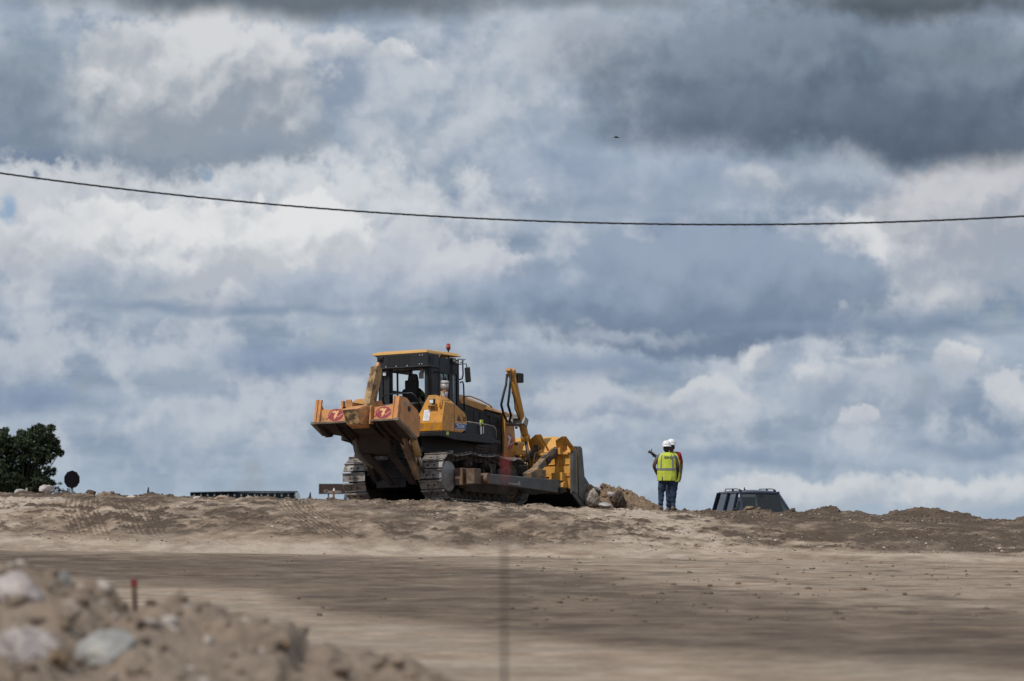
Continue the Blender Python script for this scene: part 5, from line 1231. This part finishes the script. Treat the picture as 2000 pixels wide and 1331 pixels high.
def cz(x): return 5.69+.0062*(x-3.4)**2
strands = []
m = MB()
for k in range(3):
    m.tube([(x, 60+.007*cos(x*11+k*2.094), cz(x)+.007*sin(x*11+k*2.094)) for x in np.arange(-14, 15, .06)], .0092, n=6)
tag(m.build('overhead_cable', M_rub), 'black twisted overhead cable sagging across the sky', 'cable')
b = MB(); b.rings([[Vector((x, .022*w*cos(t), .020*w*sin(t))) for t in np.linspace(0, 2*pi, 10, endpoint=False)] for x, w in ((-.085, .2), (-.06, .8), (0, 1.1), (.05, .9), (.08, .5), (.105, .1))])
bird = empty('bird', (3.275, 120, 13.02)); tag(bird, 'tiny dark bird high in the sky above the cable', 'bird')
M_bird = mat('bird_dark', (.03, .026, .024), .8)
b.build('body', M_bird, bird, smooth=True)
for s in (1, -1):
    m = MB(); m.hull([(-.03, 0, .0), (.05, 0, .0), (-.03, 0, .01), (.05, 0, .01), (-.05, s*.16, .02), (-.01, s*.16, .02), (-.05, s*.16, .024), (-.01, s*.16, .024)]); m.build('wing', M_bird, bird)
m = MB(); m.hull([(-.12, -.02, 0), (-.12, .02, 0), (-.07, -.008, .004), (-.07, .008, .004), (-.12, 0, .004)]); m.build('tail', M_bird, bird)

# ------------------------------------------------------------------ van beyond the crest
M_navy = mat('navy_car_paint', (.010, .014, .032), .35, var=.1, coat=.25, spec=.4); M_cg = glass('car_glass', (.27, .30, .29), .5, .55); M_cgs = glass('car_side_glass', (.93, .97, .95), .1, .3)
def make_car(label, loc, yaw):
    C_ = empty('car', loc, (0, 0, yaw)); tag(C_, label, 'car')
    m = MB()   # lower body with sloping bonnet
    prof = [(-2.18, .35), (-2.2, .95), (1.25, .98), (1.45, 1.0), (2.0, .86), (2.2, .66), (2.22, .35)]
    m.prism(prof, 0, -.88, .88)
    body = m.build('body', M_navy, C_, bevel=.06)
    def pillar(a, b, w=.07, d=.06): mm.bar(a, b, w, d, up=(1, 0, 0))
    zr = 1.68
    for s in (1, -1):
        mm = MB(); mm.bar((s*.80, 1.30, .98), (s*.60, .42, zr), .07, .07, up=(1, 0, 0))
        mm.bar((s*.83, .30, .97), (s*.64, .20, zr), .03, .09, up=(1, 0, 0)); mm.bar((s*.83, -.75, .97), (s*.64, -.75, zr), .03, .12, up=(1, 0, 0)); mm.bar((s*.83, -2.0, .95), (s*.64, -1.9, zr), .05, .14, up=(1, 0, 0))
        mm.bar((s*.81, .95, .98), (s*.745, .86, 1.24), .03, .03, up=(1, 0, 0)); mm.bar((s*.62, .5, zr), (s*.62, -1.95, zr), .06, .07, up=(0, 0, 1))
        mm.build('side_pillar', M_navy, body, bevel=.01)
        for y0, y1, t0, t1 in ((.32, 1.22, .22, .48), (-.70, .26, -.70, .16), (-1.94, -.80, -1.85, -.80)):
            g = MB(); g.hull([(s*.825, y0, .98), (s*.825, y1, .98), (s*.645, t0, zr-.02), (s*.645, t1, zr-.02), (s*.820, y0, .98), (s*.820, y1, .98), (s*.640, t0, zr-.02), (s*.640, t1, zr-.02)])
            g.build('side_window', M_cgs if y1 > .9 else glass('rear_side_glass', (.22, .24, .25), 1.6, .8), body)
        r = MB(); r.tube([(s*.56, .30, zr+.03), (s*.56, .22, zr+.10), (s*.56, -.2, zr+.125), (s*.56, -1.4, zr+.125), (s*.56, -1.52, zr+.03)], .014); r.box((s*.56, .24, zr+.05), (.05, .14, .08)); r.box((s*.56, -.6, zr+.07), (.04, .10, .1)); r.build('roof_rail', M_rub, body)
        w = MB(); w.hull([(s*1.0, .95, 1.02), (s*1.0, 1.03, 1.02), (s*1.0, .95, 1.20), (s*1.0, 1.03, 1.20), (s*.86, .93, 1.02), (s*.86, 1.08, 1.04), (s*.88, .93, 1.20), (s*.88, 1.06, 1.18)]); w.box((s*.84, .98, 1.03), (.12, .05, .05)); w.build('door_mirror', M_rub, body, bevel=.02)
        h = MB(); h.hull([(s*.86, 2.0, .60), (s*.55, 2.21, .60), (s*.86, 1.9, .80), (s*.6, 2.1, .80), (s*.86, 1.8, .62)]); h.build('headlamp', M_white, body)
        for y in (1.38, -1.38):
            t = MB(); t.cyl((s*.70, y, .32), (s*.90, y, .32), .32, n=28); wh = t.build('wheel', M_rub, C_, bevel=.02); t = MB(); t.cyl((s*.895, y, .32), (s*.91, y, .32), .20, n=20); t.build('rim', M_grey, wh)
    m = MB(); n_ = 22; rs = []
    for y, k, top in ((-2.02, .90, -.02), (-1.9, .96, .05), (-1.5, 1, .085), (-.6, 1, .10), (.1, .99, .085), (.38, .96, .05), (.52, .92, .0)):
        up_ = [Vector((.67*k*cos(pi-pi*i/n_), y, zr-.03+(top+.03)*sin(pi*i/n_)**.6)) for i in range(n_+1)]
        rs.append(up_+[Vector((p.x*.97, y, zr-.035)) for p in up_[::-1][1:-1]])
    m.rings(rs)
    m.build('roof', M_navy, body, bevel=.0)
    g = MB(); g.hull([(-.78, 1.33, .98), (.78, 1.33, .98), (-.59, .50, zr-.03), (.59, .50, zr-.03), (-.78, 1.325, .98), (.78, 1.325, .98), (-.59, .495, zr-.03), (.59, .495, zr-.03)]); g.build('windscreen', M_cg, body)
    g = MB(); g.b2((-.62, -2.06, 1.05), (.62, -2.05, 1.56)); g.build('rear_window', M_cg, body)
    i = MB(); i.b2((-.75, -.2, .5), (-.1, .2, 1.15)); i.b2((.1, -.2, .5), (.75, .2, 1.15)); i.b2((-.56, -.1, 1.15), (-.3, .02, 1.42)); i.b2((.3, -.1, 1.15), (.56, .02, 1.42)); i.b2((-.75, -1.2, .5), (.75, -.9, 1.25)); i.b2((-.75, .9, .9), (.75, 1.3, 1.0)); i.build('seat', M_rub, body, bevel=.04)
    i = MB(); i.box((0, .62, 1.53), (.20, .04, .07)); i.box((0, .60, 1.58), (.12, .06, .06)); i.build('rear_mirror', M_rub, body, bevel=.015)
    m = MB(); m.b2((-.5, 2.2, .42), (.5, 2.235, .58)); m.build('grille', M_rub, body); m = MB(); m.b2((-.26, 2.225, .44), (.26, 2.24, .55)); m.build('number_plate', M_white, body)
    m = MB(); m.cyl((.08, -.9, zr+.1), (.08, -.95, zr+.18), .03, .012, n=10); m.build('antenna', M_rub, body)
    return C_
make_car('dark blue car with roof rails, half hidden behind the crest on the right', (7.66, 121, .21), rad(180+13))
make_car('vehicle almost wholly hidden behind the blade, only its window edge showing', (1.35, 113, .70), rad(180+15))

# ------------------------------------------------------------------ far things beyond the crest on the left
M_bark = mat('bark', (.05, .04, .032), .9, var=.3, bump=.02)
def leaf_mat(nm, c):
    m = bpy.data.materials.new(nm); m.use_nodes = True; T = NT(m.node_tree); bs = m.node_tree.nodes['Principled BSDF']
    oi = T.new('ShaderNodeTexCoord').outputs['Object']; f, _ = T.noise(oi, 1.1, 4, .6); g, _ = T.noise(oi, 9, 3, .6)
    k = T.m('MULTIPLY_ADD', g, .5, T.m('MULTIPLY', f, .6))
    m.node_tree.links.new(T.mix(T.step(k, .35, .75), (c[0]*.5, c[1]*.5, c[2]*.5, 1), (c[0]*1.35, c[1]*1.35, c[2]*1.2, 1)), bs.inputs['Base Color'])
    bs.inputs['Roughness'].default_value = .6; bs.inputs['Specular IOR Level'].default_value = .2; return m
M_leaf = leaf_mat('pine_leaf', (.040, .056, .030))
def leaves(name, clumps, per, size, mt, parent, seed, shape=.5):
    rng = np.random.default_rng(seed); P = []
    for (x, y, z, r) in clumps:
        n = int(per*(r**2)); v = rng.normal(size=(n, 3)); v /= np.linalg.norm(v, axis=1)[:, None]; rr = r*rng.uniform(.25, 1.0, n)**.45
        bump = 1+.28*np.sin(v[:, 0]*7+x*3)*np.sin(v[:, 2]*8+z*5)
        P.append(np.array([x, y, z])+v*(rr*bump)[:, None]*np.array([1, 1, .86]))
    P = np.concatenate(P); n = len(P); a = rng.normal(size=(n, 3)); a /= np.linalg.norm(a, axis=1)[:, None]; b = np.cross(a, rng.normal(size=(n, 3))); b /= np.linalg.norm(b, axis=1)[:, None]
    s = size*rng.uniform(.5, 1.3, (n, 1)); q = np.stack([P-a*s, P+b*s*shape, P+a*s, P-b*s*shape], 1).reshape(-1, 3)
    me = bpy.data.meshes.new(name); me.vertices.add(4*n); me.vertices.foreach_set('co', q.ravel()); me.loops.add(4*n); me.loops.foreach_set('vertex_index', np.arange(4*n, dtype=np.int32))
    me.polygons.add(n); me.polygons.foreach_set('loop_start', np.arange(0, 4*n, 4, dtype=np.int32)); me.polygons.foreach_set('loop_total', np.full(n, 4, dtype=np.int32)); me.update(calc_edges=True)
    return link(name, me, mt, parent)
D = 220.
def tree(label, cl, trunk_px, seed, group):
    bx = at(trunk_px, 965, D)[0]; T_ = empty('tree', (bx, D, -3.1)); tag(T_, label, 'tree', group)
    rng = random.Random(seed); C2 = []
    for (px, py, r) in cl:
        x, y, z = at(px, py, D); R_ = r*mpp(D)
        C2.append((x-bx, rng.uniform(-1.2, 1.2), z+3.1, R_*.9))
        for k in range(5): 
            a = rng.uniform(0, 2*pi); C2.append((x-bx+R_*.75*cos(a), rng.uniform(-1.5, 1.5), z+3.1+R_*.75*sin(a), R_*.36))
    m = MB(); m.tube([(0, 0, 0), (.05, 0, 2), (-.05, .05, 4.2), (.1, 0, 6)], [.26, .21, .16, .07], n=10); tr = m.build('trunk', M_bark, T_)
    m = MB()
    for (x, y, z, r) in C2[::6]: m.tube([(0, 0, max(2.2, z*.55)), (x*.5, y*.5, z*.55+z*.25), (x, y, z)], [.09, .05, .02], n=6)
    m.build('limb', M_bark, tr)
    leaves('crown', C2, 3400, .08, M_leaf, T_, seed)
GT = 'dark trees beyond the left end of the crest'
tree('dark green tree whose right edge shows against the sky', [(92, 846, 20), (72, 848, 20), (106, 874, 15), (112, 884, 10), (52, 862, 24), (84, 880, 26), (58, 895, 30), (32, 880, 26), (30, 912, 28), (96, 922, 11), (82, 936, 18), (55, 935, 26), (28, 945, 26), (60, 958, 22), (100, 862, 14), (90, 895, 16), (95, 955, 10), (62, 952, 26), (35, 957, 26), (84, 953, 18), (14, 957, 24), (98, 944, 10), (48, 965, 24), (76, 962, 18)], 45, 31, GT)
tree('dark green tree cut off by the left edge of the picture', [(8, 860, 24), (-18, 862, 30), (-50, 868, 34), (-10, 895, 34), (-55, 910, 40), (0, 930, 30), (-40, 945, 36), (-90, 900, 40), (12, 950, 22)], -30, 32, GT)
e = empty('shrub', (at(122, 965, 200)[0], 200, -2.9)); tag(e, 'small dark shrub between the tree and the round sign', 'shrub')
C3 = [(at(px, py, 200)[0]-e.location.x, random.uniform(-.2, .2), at(px, py, 200)[2]+2.9, r*mpp(200)) for px, py, r in ((114, 956, 7), (122, 962, 8), (130, 964, 7), (118, 945, 4), (134, 958, 5), (145, 966, 6), (112, 968, 8), (125, 972, 8))]
leaves('foliage', C3, 1800, .06, leaf_mat('shrub_leaf', (.03, .045, .03)), e, 9)
m = MB(); m.tube([(0, 0, 0), (0, 0, 3.6)], [.05, .02], n=6); m.build('stem', M_bark, e)

x, y, z = at(141, 937, 150); e = empty('round_sign', (x, y, -1.9)); tag(e, 'dark rounded road sign seen from behind, beyond the left crest', 'road sign')
m = MB(); r_ = 15.8*mpp(150); m.prism([(r_*cos(a)*(1.0), z+1.9+r_*sin(a)*1.12) for a in np.linspace(pi/10, 2*pi+pi/10, 10, endpoint=False)], 1, -.02, .02); m.build('sign_plate', mat('dark_sign_back', (.010, .009, .012), .95, var=.2, spec=.05), e, bevel=.005)
m = MB(); m.cyl((0, .05, 0), (0, .05, z+1.9), .05, n=12); m.build('pole', mat('pole_grey', (.10, .12, .12), .6), e)

d = 260; x0, y0, z0 = at(623, 945.5, d); x1, _, z1 = at(698, 965.5, d); e = empty('direction_board', ((x0+x1)/2, d, -3.2)); tag(e, 'brown direction board with pale lettering, left of the bulldozer track', 'road sign')
hw = (x1-x0)/2; m = MB(); m.b2((-hw, -.03, z1+3.2), (hw, .03, z0+3.2)); bd = m.build('board', mat('brown_board', (.050, .026, .020), .6, var=.2), e, bevel=.01)
for q in (-.5, .45): m = MB(); m.cyl((q*hw, .06, 0), (q*hw, .06, z0+3.2), .05, n=10); m.build('post', M_frame, e)
m = MB(); m.b2((-hw, -.045, z0+3.16), (hw, -.031, z0+3.2)); m.b2((-hw, -.045, z1+3.2), (hw, -.031, z1+3.24)); m.b2((-hw, -.045, z1+3.2), (-hw+.06, -.031, z0+3.2)); m.build('board_edge', M_frame, bd)
MT = mat('faded_letters', (.30, .26, .23), .7); RXm = Matrix.Rotation(rad(90), 4, 'X')
text_mesh('board_lettering', 'Cascon  Y', .30, MT, bd, Matrix.Translation((-.15, -.04, z1+3.2+.17)) @ RXm, bold=.01, squeeze=1.3)
text_mesh('board_lettering', 'PARQ', .22, MT, bd, Matrix.Translation((.70, -.04, z0+3.2-.15)) @ RXm, bold=.01, squeeze=1.2)
def marker(label, px, pt, d, w, col1, col2=None):
    x, y, z = at(px, pt, d); e = empty('marker_post', (x, d, -3.0)); tag(e, label, 'post', 'small marker posts beyond the crest'); ww = w*mpp(d)/2
    m = MB(); m.b2((-ww, -ww, 0), (ww, ww, z+3.0-.14)); m.build('post', mat('marker_body', col1, .7), e)
    m = MB(); m.hull([(-ww*.9, -ww*.9, z+2.86), (ww*.9, -ww*.9, z+2.86), (ww*.9, ww*.9, z+2.86), (-ww*.9, ww*.9, z+2.86), (-ww*.3, 0, z+3.0), (ww*.8, 0, z+3.0)]); m.build('cap', mat('marker_cap', col2 or col1, .6), e)
marker('small dark post on the crest line left of the direction board', 606, 962, 150, 4.5, (.02, .03, .045))
marker('orange-brown post with a white cap in front of the direction board', 652, 954, 200, 4, (.20, .09, .03), (.65, .64, .6))
marker('small dark post between the white rubble and the railing', 290, 952, 150, 4, (.02, .022, .026))
marker('blue-grey post hard against the left track of the bulldozer', 674, 966, 150, 4.5, (.06, .09, .13))
M_rdk = mat('dark_railing', (.012, .016, .020), .95, var=.2, spec=.05)
d = 300; xa, _, za = at(372, 962.5, d); xb, _, zb = at(582, 961, d)
e = empty('railing', ((xa+xb)/2, d, -3.2)); tag(e, 'long low dark railing with pale posts beyond the crest', 'railing')
L = xb-xa; m = MB(); m.rings([[Vector((-L/2+L*t, q[0], za+3.2+(zb-za)*t+.05*sin(pi*t*.9)-.02+q[1])) for q in ((-.05, -.06), (.05, -.06), (.05, .05), (-.05, .05))] for t in np.linspace(0, 1, 20)]); m.build('top_rail', M_rdk, e)
m = MB(); m.b2((-L/2, .02, 0), (L/2-.2, .06, za+3.19)); m.build('panel', M_rdk, e)
for k in range(16):
    t = (k+.6)/16; m = MB(); m.b2((-L/2+L*t-.06, -.03, 0), (-L/2+L*t+.06, .015, za+3.2-.10)); m.build('post', mat('post_grey', (.05, .06, .065), .6), e)
    m = MB(); m.b2((-L/2+L*t-.05, -.05, za+3.2-.28), (-L/2+L*t+.05, -.031, za+3.2-.17)); m.build('reflector', mat('reflector_pale', (.28, .30, .31), .6), e)
m = MB(); m.b2((L/2-.12, -.04, 0), (L/2+.0, .04, zb+3.2-.1)); m.hull([(L/2+.02, -.03, zb+2.7), (L/2+.22, -.03, zb+2.6), (L/2+.02, .03, zb+3.15), (L/2+.1, .03, zb+3.1), (L/2+.02, -.03, zb+3.15)]); m.build('end_post', mat('end_pale', (.3, .32, .33), .6), e)
